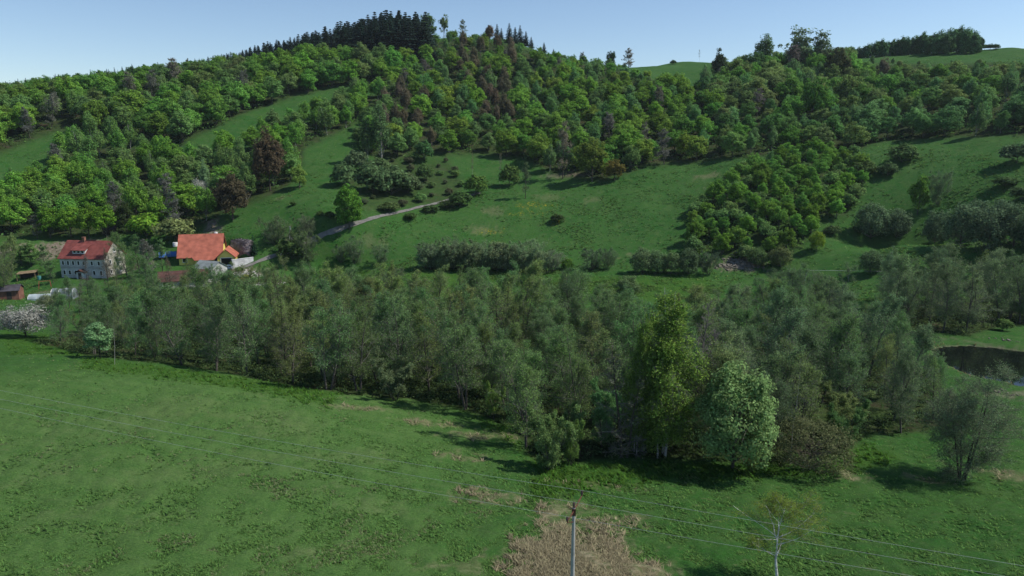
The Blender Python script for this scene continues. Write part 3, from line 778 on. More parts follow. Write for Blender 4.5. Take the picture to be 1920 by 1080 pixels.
for px, wv in ((95, 1.2), (135, 1.15), (168, 1.1), (200, 1.0)):
    solo('hornbeam', px, 446, 66, 1.05, jitter((.075, .15, .018), .12), 'hornbeam_tree', 'hornbeam tree', None, keep=.3)
    TREES[-1]['look'] = 'bright green clipped-looking'; TREES[-1]['label'] = None
solo('thicket', 330, 450, 44, 1.4, (.11, .135, .05), 'garden_bush', 'bush', 'pale yellowish bush on the bank behind the orange-roofed house', keep=.3)
solo('thicket', 275, 448, 52, 1.1, (.085, .16, .018), 'garden_bush', 'bush', 'vivid green bush between the two houses on the bank', keep=.3)
solo('twiggy', 70, 448, 42, 1.4, GREY, 'bare_bush', 'bush', 'grey leafless bush under the hillside trees behind the red-roofed house', keep=.3)
solo('spruce', 476, 478, 38, 1.25, (.014, .034, .018), 'young_spruce', 'spruce tree', 'small dark spruce on the stony bank by the orange-roofed house', keep=.3)
solo('willowbush', 515, 458, 52, 1.1, (.065, .10, .04), 'willow_bush', 'willow bush', 'grey-green bush on the bank above the track near the small spruce', keep=.3)
solo('willowbush', 572, 492, 66, .9, (.06, .095, .035), 'willow_bush', 'willow bush', 'tall bush hiding the foot of the wooden power pole', keep=.3)
solo('thicket', 548, 488, 40, 1.2, (.045, .075, .022), 'thorn_bush', 'thorn bush', 'low dark thorn bush at the foot of the wooden power pole', keep=.3)
solo('willowbush', 575, 440, 40, 1.0, (.07, .10, .045), 'willow_bush', 'willow bush', 'pale grey bush just above the bend of the track', keep=.3)
solo('willowbush', 666, 494, 50, .85, SAGE, 'willow_bush', 'willow bush', 'greyish bush with a dark foot, taller of the pair before the long hedge', keep=.3)
solo('willowbush', 715, 496, 40, .9, SAGE, 'willow_bush', 'willow bush', 'greyish bush with a dark foot, nearest the long hedge', keep=.3)
solo('willowbush', 640, 492, 34, .9, SAGE, 'willow_bush', 'willow bush', 'faint low grey bush at the start of the bush row by the meadow', keep=.3)
for i, px in enumerate(range(795, 1046, 15)):
    solo(('globe', 'willowbush', 'willowbush')[i % 3], px + rng.uniform(-4, 4), 504 + (px - 795) * .02, 52 + rng.uniform(-15, 12), 1.05, jitter((.100, .140, .070), .22), 'willow_bush', 'willow bush', None, keep=.15)
    TREES[-1]['look'] = 'grey-green'; TREES[-1]['row'] = 'in the long hedge across the meadow foot'
for px, py, hp, wr, t in ((1110, 506, 44, 1.25, (.05, .085, .04)), (1140, 505, 40, .9, SAGE), (1205, 512, 50, 1.1, (.075, .11, .05)), (1232, 512, 46, .9, SAGE), (1258, 513, 44, 1.0, (.07, .105, .045)), (1290, 514, 52, .9, (.055, .085, .04)), (1328, 515, 46, .85, (.05, .08, .042)), (1062, 505, 24, 1.2, (.06, .12, .02)),
                          (735, 548, 50, 1.1, (.07, .1, .045)), (1175, 556, 42, 1.3, (.07, .105, .045)), (1465, 545, 44, 1.2, (.06, .1, .04)), (1632, 512, 46, 1.1, (.06, .095, .045)), (1530, 470, 40, .8, (.1, .15, .02)), (1462, 500, 40, 1.2, (.07, .09, .035)), (1420, 498, 34, 1.3, (.05, .085, .03))):
    solo('globe' if rng.uniform() < .6 else 'willowbush', px, py, hp, wr, t, 'willow_bush', 'willow bush', None, keep=.3); TREES[-1]['look'] = 'rounded'
for px, py, hp, wr, t in ((795, 302, 38, .9, (.04, .09, .03)), (796, 340, 32, 1.1, (.045, .08, .025)), (645, 350, 46, 1.0, (.055, .095, .038)), (700, 362, 60, 1.0, (.052, .088, .036)), (735, 366, 54, 1.2, (.056, .092, .038)), (668, 322, 40, 1.0, (.06, .09, .042)),
                          (862, 388, 28, 1.5, (.04, .075, .022)), (892, 365, 38, 1.0, (.055, .10, .022)), (955, 350, 42, .8, (.05, .085, .022)), (1045, 416, 15, 1.8, (.035, .055, .018)), (770, 412, 14, 1.6, (.04, .07, .02)), (765, 362, 36, 1.4, (.055, .08, .035)),
                          (710, 330, 36, 1.3, (.06, .095, .036)), (730, 396, 18, 2.0, (.06, .09, .03)), (808, 398, 14, 2.0, (.04, .07, .025)), (838, 390, 16, 1.8, (.04, .065, .022)), (600, 405, 10, 1.5, (.04, .07, .02)), (618, 408, 12, 1.6, (.04, .07, .02)), (550, 385, 8, 1.5, (.04, .07, .02)),
                          (1905, 306, 36, 1.4, (.05, .08, .04)), (1885, 350, 20, 2.0, (.04, .07, .025)), (1915, 375, 26, 1.5, (.045, .075, .03)), (1690, 305, 36, 1.6, (.05, .085, .03)), (1665, 330, 24, 1.6, (.045, .075, .03)), (1620, 330, 30, 1.5, (.05, .08, .025)), (1800, 402, 10, 1.5, (.03, .05, .02)), (1880, 620, 24, 1.2, (.06, .1, .03)), (1560, 440, 18, 1.5, (.05, .08, .03))):
    solo('thicket', px, py, hp, wr, t, 'thorn_bush', 'thorn bush', None, keep=.3); TREES[-1]['look'] = 'low dark' if hp < 25 else 'rounded'
solo('twiggy', 985, 372, 64, .8, (.06, .09, .04), 'thorn_tree', 'thorn tree', 'small spreading grey-green thorn tree alone on the hillside meadow', keep=.3)
solo('thinbirch', 886, 340, 55, .6, (.1, .09, .05), 'sapling', 'sapling', 'slim bare brown sapling by the meadow thorn bushes', keep=.1)
solo('thinbirch', 937, 345, 60, .7, (.09, .09, .05), 'sapling', 'sapling', 'slim bare grey sapling below the hillside wood', keep=.1)
solo('birch', 690, 310, 105, .75, (.055, .095, .035), 'birch_tree', 'birch tree', 'slim dark green birch at the lower corner of the hillside wood', keep=.25)
solo('birch', 716, 312, 130, .85, (.06, .105, .04), 'birch_tree', 'birch tree', 'tall drooping birch at the lower corner of the hillside wood', keep=.25)
solo('twiggy', 1055, 335, 100, .75, (.12, .11, .075), 'bare_tree', 'bare tree', 'pale brownish barely leafing tree at the lower edge of the wood', keep=.3)
solo('maple', 1110, 340, 92, 1.0, (.075, .105, .02), 'maple_tree', 'maple tree', 'olive maple bulging from the wood above the hillside meadow', keep=.3)
solo('maple', 1152, 338, 42, 1.3, (.095, .085, .022), 'maple_bush', 'maple bush', 'brownish-olive low tree at the very edge of the hillside meadow', keep=.3)
solo('maple', 1720, 402, 80, .72, (.06, .12, .02), 'maple_tree', 'maple tree', 'oval bright green tree alone on the grassy slope above the round bushes', keep=.3)
solo('willowbush', 1758, 384, 68, .6, SAGE, 'willow_bush', 'willow bush', 'grey bush beside the oval bright tree on the grassy slope', keep=.2)
for px, py, hp, wr, t in ((1632, 448, 72, 1.05, (.062, .098, .05)), (1680, 446, 58, .95, (.062, .095, .05)), (1752, 456, 66, .8, (.058, .092, .048)), (1800, 462, 86, .95, (.062, .098, .05)), (1850, 470, 88, .9, (.055, .085, .045)), (1900, 462, 84, .95, (.058, .09, .045)), (1825, 440, 70, .9, (.06, .095, .05)), (1875, 430, 60, 1.0, (.06, .095, .05)), (1940, 470, 80, 1.0, (.055, .09, .045))):
    solo('globe', px, py, hp, wr * 1.0, t, 'sallow_bush', 'sallow', None, keep=.3); TREES[-1]['look'] = 'rounded grey-green'
solo('youngbirch', 1457, 1094, 128, 1.8, (.085, .115, .02), 'birch_tree', 'birch tree', 'young birch with bare white branches standing under the power lines', keep=.2, rz=.6, bark=(.66, .64, .6))
# skyline and spruces
for px, py, hp, wr, t in ((955, 80, 34, 1.0, SPRUCE), (966, 81, 28, 1.0, SPRUCE), (975, 82, 33, 1.0, SPRUCE), (986, 84, 26, 1.1, SPRUCE), (996, 88, 20, 1.1, SPRUCE), (932, 74, 28, 1.0, SPRUCE), (940, 76, 22, 1.0, SPRUCE), (1020, 93, 18, 1.1, (.02, .04, .022)), (1038, 97, 12, 1.1, (.02, .04, .022))):
    solo('spruce', px, py, hp, wr * 1.9, t, 'spruce_tree', 'spruce tree', None, keep=.1); TREES[-1]['look'] = 'spiky dark'
solo('maple', 802, 76, 56, .75, (.05, .095, .022), 'maple_tree', 'maple tree', 'leafy tree topping the skyline next to the dark spruces', keep=.2)
solo('ragged', 832, 76, 52, .75, (.07, .105, .035), 'ash_tree', 'ash tree', 'thinly leafed tree on the skyline, just beyond the dark spruces', keep=.2)
solo('twiggy', 866, 76, 36, 1.2, (.08, .10, .045), 'ash_tree', 'ash tree', 'wispy thin tree on the falling skyline of the hilltop', keep=.2)
solo('hornbeam', 918, 80, 36, .9, (.085, .062, .035), 'beech_tree', 'beech tree', 'brownish round tree on the skyline left of the spiky spruces', keep=.2)
solo('maple', 1146, 122, 32, .9, (.03, .055, .025), 'lone_maple', 'maple tree', 'dark round lone tree silhouetted on the low skyline saddle', keep=.2)
solo('twiggy', 1180, 132, 38, 1.5, (.10, .085, .05), 'bare_tree', 'bare tree', 'bare reddish twiggy tree on the low skyline saddle', keep=.2)
solo('thinbirch', 1311, 119, 26, .8, GREY, 'bare_tree', 'bare tree', 'tiny bare tree standing alone on the skyline field', keep=.1)
solo('thicket', 1262, 121, 8, 1.6, (.04, .07, .025), 'thorn_bush', 'thorn bush', 'tiny dark bush on the edge of the skyline field', keep=.1)
solo('ragged', 1347, 168, 82, .75, (.022, .034, .018), 'pine_tree', 'pine tree', 'dark ragged pine at the end of the skyline field', keep=.2)
solo('birch', 1430, 140, 84, 1.35, (.045, .085, .028), 'poplar_tree', 'poplar tree', 'tall ragged green poplar breaking the skyline', keep=.2)
solo('wispy', 1490, 138, 96, 1.2, (.070, .105, .048), 'bare_tree', 'bare tree', 'tall greyish half-bare tree, highest on the far skyline', keep=.2)
solo('wispy', 1536, 140, 90, 1.15, (.064, .092, .046), 'bare_tree', 'bare tree', 'greyish half-bare tree beside the birch grove on the skyline', keep=.2)
solo('hornbeam', 1565, 165, 80, 1.0, (.046, .054, .022), 'beech_tree', 'beech tree', 'dark brownish beech under the half-bare skyline trees', keep=.3)
solo('maple', 1522, 232, 96, .8, (.05, .115, .022), 'maple_tree', 'maple tree', 'round green maple with a grey bare flank in the upper wood', keep=.3)
for i, px in enumerate(range(1578, 1838, 8)):
    hp = float(np.interp(px, [1578, 1640, 1760, 1800, 1838], [24, 34, 46, 52, 40])) + rng.uniform(-5, 5)
    solo('grovetree', px, float(np.interp(px, [1578, 1700, 1838], [104, 99, 95])) + rng.uniform(-4, 5), hp, .95, jitter((.050, .100, .040), .15), 'birch_tree', 'birch tree', None, keep=.1, bark=(.10, .10, .09))
    TREES[-1]['o'].location.z -= 1.2
    TREES[-1]['look'] = 'dark green'; TREES[-1]['row'] = 'in the grove on the skyline field'
for px in (1846, 1856, 1866): solo('thicket', px, 93, 10, 1.4, (.04, .07, .03), 'thorn_bush', 'thorn bush', ('nearest', 'middle', 'farthest')[(px - 1846) // 10] + ' of three tiny bushes trailing from the skyline grove', keep=.1, group='tiny bushes ending the skyline grove')

for px, py, hp, wr, kd, t in ((22, 520, 78, .9, 'twiggy', OLIVE), (8, 560, 110, .8, 'alder', OLIVE), (60, 500, 50, 1.2, 'hornbeam', DULL), (88, 512, 52, 1.1, 'twiggy', MOSS), (40, 498, 40, 1.3, 'hornbeam', DEEP), (100, 530, 40, 1.2, 'twiggy', MOSS),
                              (240, 520, 84, 1.0, 'alder', DULL), (262, 508, 66, 1.0, 'twiggy', MOSS), (285, 520, 70, 1.1, 'twiggy', GREY), (305, 512, 60, 1.0, 'twiggy', MOSS), (205, 548, 84, .7, 'barealder', RUST), (222, 556, 70, .8, 'barealder', OLIVE),
                              (165, 552, 74, .8, 'barealder', GREY), (275, 552, 70, .9, 'alder', MOSS), (322, 545, 62, .9, 'barealder', RUST), (352, 556, 74, .9, 'barealder', OLIVE), (298, 560, 60, 1.0, 'alder', MOSS), (395, 558, 62, .9, 'alder', DULL), (415, 548, 50, .9, 'barealder', GREY),
                              (485, 552, 62, .8, 'barealder', OLIVE), (505, 560, 60, .9, 'alder', MOSS), (250, 560, 52, 1.0, 'alder', MOSS), (130, 578, 60, .9, 'alder', MOSS), (150, 590, 62, .9, 'barealder', GREY), (180, 585, 66, .9, 'alder', MOSS)):
    solo(kd, px, py, hp, wr, t, CATNAME[kd][0], CATNAME[kd][1], None, keep=.15); TREES[-1]['look'] = {GREY: 'greyish', OLIVE: 'olive', DULL: 'dull green', MOSS: 'mossy green', DEEP: 'deep green', RUST: 'brownish'}[t] + ' garden'
# ------------------------------------------------------------------ woods: every tree its own object
SPEC = {   # zone: (spacing in metres, phrase, [(kind, share, height lo, hi, tint, width ratio)])
 'conifer': (6.9, 'on the summit', [('spruce', 1, 15, 21, SPRUCE, 2.0)]),
 'upper': (8.8, 'in the wood along the upper hillside', [('maple', .30, 11, 16, BRIGHT, 1), ('maple', .18, 11, 15, GREEN, 1), ('hornbeam', .2, 10, 14, DULL, 1), ('hornbeam', .10, 10, 15, OLIVE, 1), ('twiggy', .10, 11, 15, GREY, .9), ('birch', .12, 11, 15, DULL, 1)]),
 'lower': (7.9, 'in the wood on the lower hillside', [('birch', .34, 10, 14.5, DULL, .95), ('birch', .16, 10, 14, GREEN, 1), ('maple', .16, 10, 13, BRIGHT, .95), ('hornbeam', .18, 9, 12, DULL, 1), ('twiggy', .10, 9, 13, GREY, .9), ('hornbeam', .06, 8, 11, DEEP, 1)]),
 'middle': (8.2, 'in the wood on the central hill', [('birch', .30, 9, 13, BLUISH, 1), ('maple', .16, 9, 13, BRIGHT, 1), ('maple', .10, 9, 12, LIME, 1), ('maple', .10, 8, 12, GREEN, 1), ('hornbeam', .16, 8, 11, DULL, 1), ('twiggy', .09, 8, 12, GREY, .9), ('thicket', .09, 4, 6, DEEP, 1.2)]),
 'right': (8.2, 'in the wood on the far hillside', [('hornbeam', .24, 8, 12, DULL, 1), ('birch', .22, 8, 12, BLUISH, 1), ('hornbeam', .18, 8, 11, OLIVE, 1.05), ('maple', .14, 8, 12, GREEN, 1), ('hornbeam', .10, 8, 12, DEEP, 1), ('twiggy', .05, 9, 12, GREY, 1), ('thicket', .07, 4, 6, BLUISH, 1.2)]),
 'bank': (4.4, 'on the bushy bank', [('maple', .40, 5.5, 9, (.155, .295, .046), 1.15), ('hornbeam', .25, 5, 7.5, GREEN, 1.1), ('thicket', .22, 3.5, 5, DULL, 1.1), ('birch', .05, 6, 9, BLUISH, 1), ('hornbeam', .08, 5, 7, DEEP, 1)]),
 'rough': (6.5, 'in the rough grass above the track', [('thicket', .6, 1.5, 3.2, (.12, .145, .07), 1.2), ('thicket', .4, 1.5, 3.5, DULL, 1.2)]),
 'valley': (4.75, 'in the valley wood', [('alder', .56, 10, 14, MOSS, 1), ('alder', .20, 10, 14, OLIVE, 1), ('barealder', .09, 11, 14.5, OLIVE, 1), ('sallow', .10, 6, 9, SAGE, 1), ('birch', .02, 10, 12, LIME, .8), ('hornbeam', .03, 6, 9, DULL, .8)]),
 'pondwood': (4.8, 'in the grove behind the pond', [('alder', .8, 11, 14.5, SAGE, 1), ('barealder', .1, 11, 14, OLIVE, 1), ('sallow', .1, 6, 8, SAGE, 1)]),
}
RUSTS = [(780, 215, 30), (935, 205, 30), (900, 190, 22), (745, 215, 24), (880, 125, 26), (950, 120, 20), (805, 290, 16), (700, 112, 14), (1660, 150, 14)]
NC = 110000
caz = rng.uniform(-.70, .70, NC); cr_ = np.sqrt(rng.uniform(60 ** 2, 560 ** 2, NC))
cx, cy = cr_ * np.sin(caz), cr_ * np.cos(caz); cz = ground(cx, cy)
cpx, cpy, cd = project(cx, cy, cz)
zone_of = np.full(NC, -1); zn = list(SPEC)
for i, k in enumerate(zn): zone_of[inpoly(cpx, cpy, ZONES[k]) & (zone_of < 0)] = i
# could anything of it be seen over the ground in front?
vis = np.ones(NC, bool)
tops = cz + 11 - ZC
for f in np.linspace(.35, .97, 26):
    vis &= ground(cx * f, cy * f) - ZC < tops * f + .5
road_d = line_dist(cx, cy, ROAD)
ok = np.nonzero((zone_of >= 0) & vis & (road_d > 3.0) & (cpx > -55) & (cpx < 1975))[0]
cell = {}
def near_taken(x, y, rad):
    gx, gy = int(x // 8), int(y // 8)
    for i in (-1, 0, 1):
        for j in (-1, 0, 1):
            for (a, b, r) in cell.get((gx + i, gy + j), ()):
                if (a - x) ** 2 + (b - y) ** 2 < max(rad, r) ** 2: return True
    return False
for x, y, r in OCC: cell.setdefault((int(x // 8), int(y // 8)), []).append((x, y, min(r, 7.9)))
COUNT = {}
SKY_X = [-60, 0, 60, 100, 150, 200, 300, 400, 430, 560, 640, 700, 740, 800, 850, 900, 960, 1000, 1060, 1100, 1140, 1200, 1250, 1330, 1350, 1400, 1440, 1480, 1540, 1570, 1650, 1700, 1990]
SKY_Y = [152, 150, 147, 140, 135, 130, 118, 106, 99, 69, 46, 29, 22, 27, 50, 56, 68, 84, 98, 104, 110, 120, 124, 114, 96, 96, 88, 76, 80, 80, 100, 112, 108]
for i in ok:
    zname = zn[zone_of[i]]; sp, phrase, mixl = SPEC[zname]
    x, y = float(cx[i]), float(cy[i])
    if near_taken(x, y, sp * rng.uniform(.82, 1.25)): continue
    cell.setdefault((int(x // 8), int(y // 8)), []).append((x, y, 0))
    px, py = float(cpx[i]), float(cpy[i])
    cl = float(vnoise(np.array([x]), np.array([y]), 26, 77)[0])      # kinds grow in clusters
    u = (rng.uniform() * .65 + cl * .35 + (.0 if cl < .5 else .0)) % 1
    acc = 0; tot = sum(m[1] for m in mixl)
    for m in mixl:
        acc += m[1] / tot
        if u <= acc: break
    kind, _, lo, hi, tint, wr = m
    h = rng.uniform(lo, hi) * (1.18 if zname in ('upper', 'lower', 'middle', 'right') else 1)
    look = TONE.get(tint, 'green')
    if zname == 'upper' and px < 400 and py < np.interp(px, [0, 150, 400], [172, 162, 128]):
        kind, h, tint, look = ('spruce', rng.uniform(8, 13), (.022, .042, .028), 'dark') if rng.uniform() < .5 else ('hornbeam', rng.uniform(8, 12), DEEP, 'deep green')
    if zname == 'middle' and py < 122 and px > 800: h *= .6
    if zname == 'middle' and px > 1120 and py < 180: h *= .62
    if zname in ('middle', 'right'):
        for a, b, rr_ in RUSTS:
            if abs(px - a) < rr_ and abs(py - b) < rr_ * 1.3 and rng.uniform() < .75:
                kind, tint, look, h, wr = 'larch', RUST, 'rust-brown', rng.uniform(11, 15), .9
    if zname == 'right' and 1335 < px < 1600 and py < 205: h = rng.uniform(12, 18)
    if zname == 'right' and px > 1600 and py < 150: h = min(h, 7.0)
    if zname == 'right' and 1600 < px and py > 225: tint, look = BLUISH, 'blue-green'
    if zname == 'valley':
        if px > 1350 and rng.uniform() < .5: tint, look = SAGE, 'grey-green'
        if py > 820 and rng.uniform() < .5: kind, h, look = 'sallow', rng.uniform(5, 8), 'green'
        if px < 330: h *= .72
        if 1090 < px < 1420 and py < 660: h *= .72
    pk = kind
    if kind == 'larch': pk = 'birch' if 'larch' not in PROTO else 'larch'
    nm, ct = {('maple', LIME): ('linden_tree', 'linden tree'), ('maple', GREEN): ('linden_tree', 'linden tree'), ('hornbeam', OLIVE): ('oak_tree', 'oak tree'), ('hornbeam', DEEP): ('oak_tree', 'oak tree'), ('maple', (.155, .295, .046)): ('field_maple', 'field maple'), ('hornbeam', GREEN): ('hazel_bush', 'hazel')}.get((kind, tint), CATNAME.get(kind, ('tree', 'tree')))  # the same maple and hornbeam crowns in other tints, species made up
    bark = None
    if kind == 'larch': bark = (.16, .13, .11)
    dd_ = float(cd[i]); lim = None
    if zname in ('upper', 'conifer', 'middle', 'right'): lim = float(np.interp(px, SKY_X, SKY_Y)) + rng.uniform(-3, 9)
    if zname == 'valley' and px > 1600: lim = float(np.interp(px, [1600, 1640, 1700, 1760, 1800, 1860, 1920], [545, 560, 612, 668, 722, 748, 765])) + rng.uniform(-4, 8)
    if lim is not None:
        hmax = (py - lim) * dd_ / 1297 * 1.02
        if hmax < 2.2: continue
        if kind == 'spruce': h = min(max(hmax * rng.uniform(.8, 1), 5), 24)
        else: h = min(h, hmax)
        if h < 5 and kind in ('alder', 'barealder'): pk = 'sallow'
        if zname == 'valley' and px > 1640: wr *= .8
    if zname in ('upper', 'lower', 'middle', 'right'): wr *= 1.24
    plant(pk, Vector((x, y, float(cz[i]) - .1 - (.05 * h if kind in ('birch', 'hornbeam', 'maple') and cr_[i] > 220 else 0))), h, wr * rng.uniform(.88, 1.15), jitter(tint), bark, nm, ct, None, zname, look, tilt=.05)
    TREES[-1]['kind'] = kind
    COUNT[kind] = COUNT.get(kind, 0) + 1
print('TREES', len(TREES), COUNT)
# ------------------------------------------------------------------ track, pond, stones
def ribbon(name, pts, width, mat, lift=.05):
    P = [Vector((x, y, 0)) for x, y in pts]; fine = []
    for i in range(len(P) - 1):
        n = max(2, int((P[i + 1] - P[i]).length / 1.0))
        fine += [P[i].lerp(P[i + 1], k / n) for k in range(n)]
    fine.append(P[-1])
    for _ in range(6): fine = [fine[0]] + [(fine[i - 1] + fine[i] * 2 + fine[i + 1]) / 4 for i in range(1, len(fine) - 1)] + [fine[-1]]
    V, Fq = [], []
    for i, p in enumerate(fine):
        t = (fine[min(i + 1, len(fine) - 1)] - fine[max(i - 1, 0)]).normalized(); nrm = Vector((-t.y, t.x, 0))
        ww = width * (1 + .12 * math.sin(i * .9) + .08 * math.sin(i * 2.3))
        for s in (-.5, -.25, .25, .5):
            q = p + nrm * s * ww
            V.append((q.x, q.y, float(ground(np.array([q.x]), np.array([q.y]))[0]) + lift + .16 - abs(s) * .18))
        if i: 
            o = 4 * i
            for k in range(3): Fq.append((o - 4 + k, o - 3 + k, o + 1 + k, o + k))
    m = MB(); m.add(V, Fq)
    return m.build(name, mat, smooth=True)
M_GRAVEL = flat('gravel', (.16, .155, .14), .95, .25, .9, .05)
tag(ribbon('gravel_track', ROAD, 1.35, M_GRAVEL, .12), kind='structure')

M_WATER, n_, l_, b_ = newmat('pond_water')
b_.inputs['Base Color'].default_value = (.004, .006, .005, 1); b_.inputs['Roughness'].default_value = .02; b_.inputs['Specular IOR Level'].default_value = .42; b_.inputs['IOR'].default_value = 1.33
ns_ = n_.new('ShaderNodeTexNoise'); ns_.inputs['Scale'].default_value = 1.6; bp_ = n_.new('ShaderNodeBump'); bp_.inputs['Strength'].default_value = .012; bp_.inputs['Distance'].default_value = .05
tc_ = n_.new('ShaderNodeTexCoord'); l_.new(tc_.outputs['Object'], ns_.inputs['Vector']); l_.new(ns_.outputs['Fac'], bp_.inputs['Height']); l_.new(bp_.outputs['Normal'], b_.inputs['Normal'])
big = [(PC[0] + (x - PC[0]) * 1.06, PC[1] + (y - PC[1]) * 1.06) for x, y in POND]
mw = MB(); mw.add([(x, y, POND_Z - .02) for x, y in big], [tuple(range(len(big)))[::-1]])
tag(mw.build('pond_water', M_WATER), kind='structure')
if mw: bpy.data.objects['pond_water'].data.flip_normals() if bpy.data.objects['pond_water'].data.polygons[0].normal.z < 0 else None

def rocks(name, spots, mat, smin, smax, seed=1):
    rg = np.random.default_rng(seed); parts = []
    base = np.array([(1, 0, 0), (-1, 0, 0), (0, 1, 0), (0, -1, 0), (0, 0, 1), (0, 0, -1)], float)
    fc = np.array([(0, 2, 4), (2, 1, 4), (1, 3, 4), (3, 0, 4), (2, 0, 5), (1, 2, 5), (3, 1, 5), (0, 3, 5)])
    V, Fc = [], []
    for (x, y) in spots:
        s = rg.uniform(smin, smax) * np.array([rg.uniform(.7, 1.4), rg.uniform(.7, 1.4), rg.uniform(.4, .8)])
        a = rg.uniform(0, 6.28); c, sn = math.cos(a), math.sin(a)
        v = base * s * rg.uniform(.75, 1.2, (6, 1)); v = np.c_[v[:, 0] * c - v[:, 1] * sn, v[:, 0] * sn + v[:, 1] * c, v[:, 2]]
        z = float(ground(np.array([x]), np.array([y]))[0])
        Fc.append(fc + len(V) * 6); V.append(v + np.array([x, y, z + s[2] * .25]))
    return link(name, np_mesh(name, [(np.concatenate(V), np.concatenate(Fc), 0)], [mat]))
def scatter(px, py, rx, ry, n, seed=0):
    rg = np.random.default_rng(seed); p = at(px, py); az = math.atan2(p.x, p.y); out = []
    for _ in range(n):
        a, b = rg.normal() * rx * .5, rg.normal() * ry * .5
        out.append((p.x + a * math.cos(az) + b * math.sin(az), p.y - a * math.sin(az) + b * math.cos(az)))
    return out
M_STONE = flat('rubble', (.19, .17, .14), .95, .45, .8, .05)
M_STONEPALE = flat('rubble_pale', (.42, .40, .37), .95, .35, .8, .05)
tag(rocks('rubble', scatter(1395, 492, 5, 3.5, 260, 1) + scatter(1372, 500, 5, 2, 120, 2), M_STONE, .15, .55), 'pale rubble slope under the bushy bank', None, None, 'stuff')
tag(rocks('rubble', scatter(445, 514, 7, 4, 200, 3) + scatter(485, 535, 6, 3, 130, 4) + scatter(435, 575, 4, 1.5, 90, 5) + scatter(370, 528, 9, 3, 160, 6), M_STONEPALE, .12, .5), 'pale builders rubble strewn below the orange-roofed house', None, None, 'stuff')
tag(rocks('shore_stones', scatter(1890, 638, 3, .8, 26, 7) + scatter(1905, 740, 5, 1.5, 40, 9), M_STONE, .08, .26), 'stones along the pond shore', None, None, 'stuff')

# ------------------------------------------------------------------ houses and garden things
def roof_mat(name, c, scale, var=.2):
    m, n, l, b = newmat(name)
    tc = n.new('ShaderNodeTexCoord'); ns = n.new('ShaderNodeTexNoise'); ns.inputs['Scale'].default_value = .7; ns.inputs['Detail'].default_value = 7
    wv = n.new('ShaderNodeTexWave'); wv.inputs['Scale'].default_value = scale; wv.bands_direction = 'Z'; wv.inputs['Distortion'].default_value = .4
    l.new(tc.outputs['Object'], ns.inputs['Vector']); l.new(tc.outputs['Object'], wv.inputs['Vector'])
    rp = n.new('ShaderNodeValToRGB'); rp.color_ramp.elements[0].position = .3; rp.color_ramp.elements[1].position = .72
    rp.color_ramp.elements[0].color = (*[x * (1 - var) for x in c], 1); rp.color_ramp.elements[1].color = (*[x * (1 + var) for x in c], 1)
    l.new(ns.outputs['Fac'], rp.inputs['Fac']); l.new(rp.outputs['Color'], b.inputs['Base Color'])
    bp = n.new('ShaderNodeBump'); bp.inputs['Strength'].default_value = .5; bp.inputs['Distance'].default_value = .06
    l.new(wv.outputs['Fac'], bp.inputs['Height']); l.new(bp.outputs['Normal'], b.inputs['Normal'])
    b.inputs['Roughness'].default_value = .8
    return m
M_RED = roof_mat('roof_red', (.20, .058, .048), .9, .3)
M_ORANGE = roof_mat('roof_orange', (.36, .115, .075), .9, .28)
M_OLDRED = roof_mat('roof_rust', (.085, .043, .035), .9, .4)
M_GREYROOF = roof_mat('roof_grey', (.20, .225, .22), .9, .3)
M_PLASTER = flat('plaster_grey', (.46, .455, .44), .95, .3, .5)
M_GABLE = flat('plaster_worn', (.34, .32, .27), .95, .55, .55)
M_YELLOW = flat('plaster_yellow', (.74, .61, .15), .9, .1, .5)
M_WHITE = flat('white_paint', (.74, .74, .72), .6, .06, 1)
M_WHITEW = flat('white_wall', (.55, .55, .54), .9, .3, .7)
M_GLASS, n_, l_, b_ = newmat('window_glass'); b_.inputs['Base Color'].default_value = (.02, .025, .03, 1); b_.inputs['Roughness'].default_value = .08; b_.inputs['Specular IOR Level'].default_value = .5
M_DARK = flat('interior_shade_paint', (.012, .011, .011), .95, .2)
M_WOOD = flat('old_wood', (.20, .145, .085), .9, .35, 1.5)
M_DARKWOOD = flat('dark_wood', (.045, .036, .032), .9, .3, 1.5)
M_FELT = flat('roofing_felt', (.06, .055, .065), .9, .35, 1)
M_BRICK = flat('brickwork', (.20, .095, .065), .95, .35, 1)
M_BLUE = flat('blue_tarp', (.05, .15, .42), .6, .3, .8)
M_FOIL = flat('greenhouse_film', (.34, .40, .42), .45, .3, .6)
M_NET = flat('grey_netting', (.16, .19, .20), .8, .3, .8)
M_METAL = flat('galvanised', (.42, .43, .43), .45, .15, 2, .4, .6)
M_CONC = flat('concrete', (.34, .335, .32), .9, .2, 1.5)
M_RUSTY = flat('rusty_iron', (.11, .045, .03), .8, .3, 4)
M_CERAM = flat('brown_ceramic', (.055, .025, .018), .35, .2, 3, .5)
M_CARPAINT = flat('car_paint', (.11, .17, .24), .3, .05, 1, .5, .3)
M_TYRE = flat('tyre', (.015, .015, .015), .9, .1)

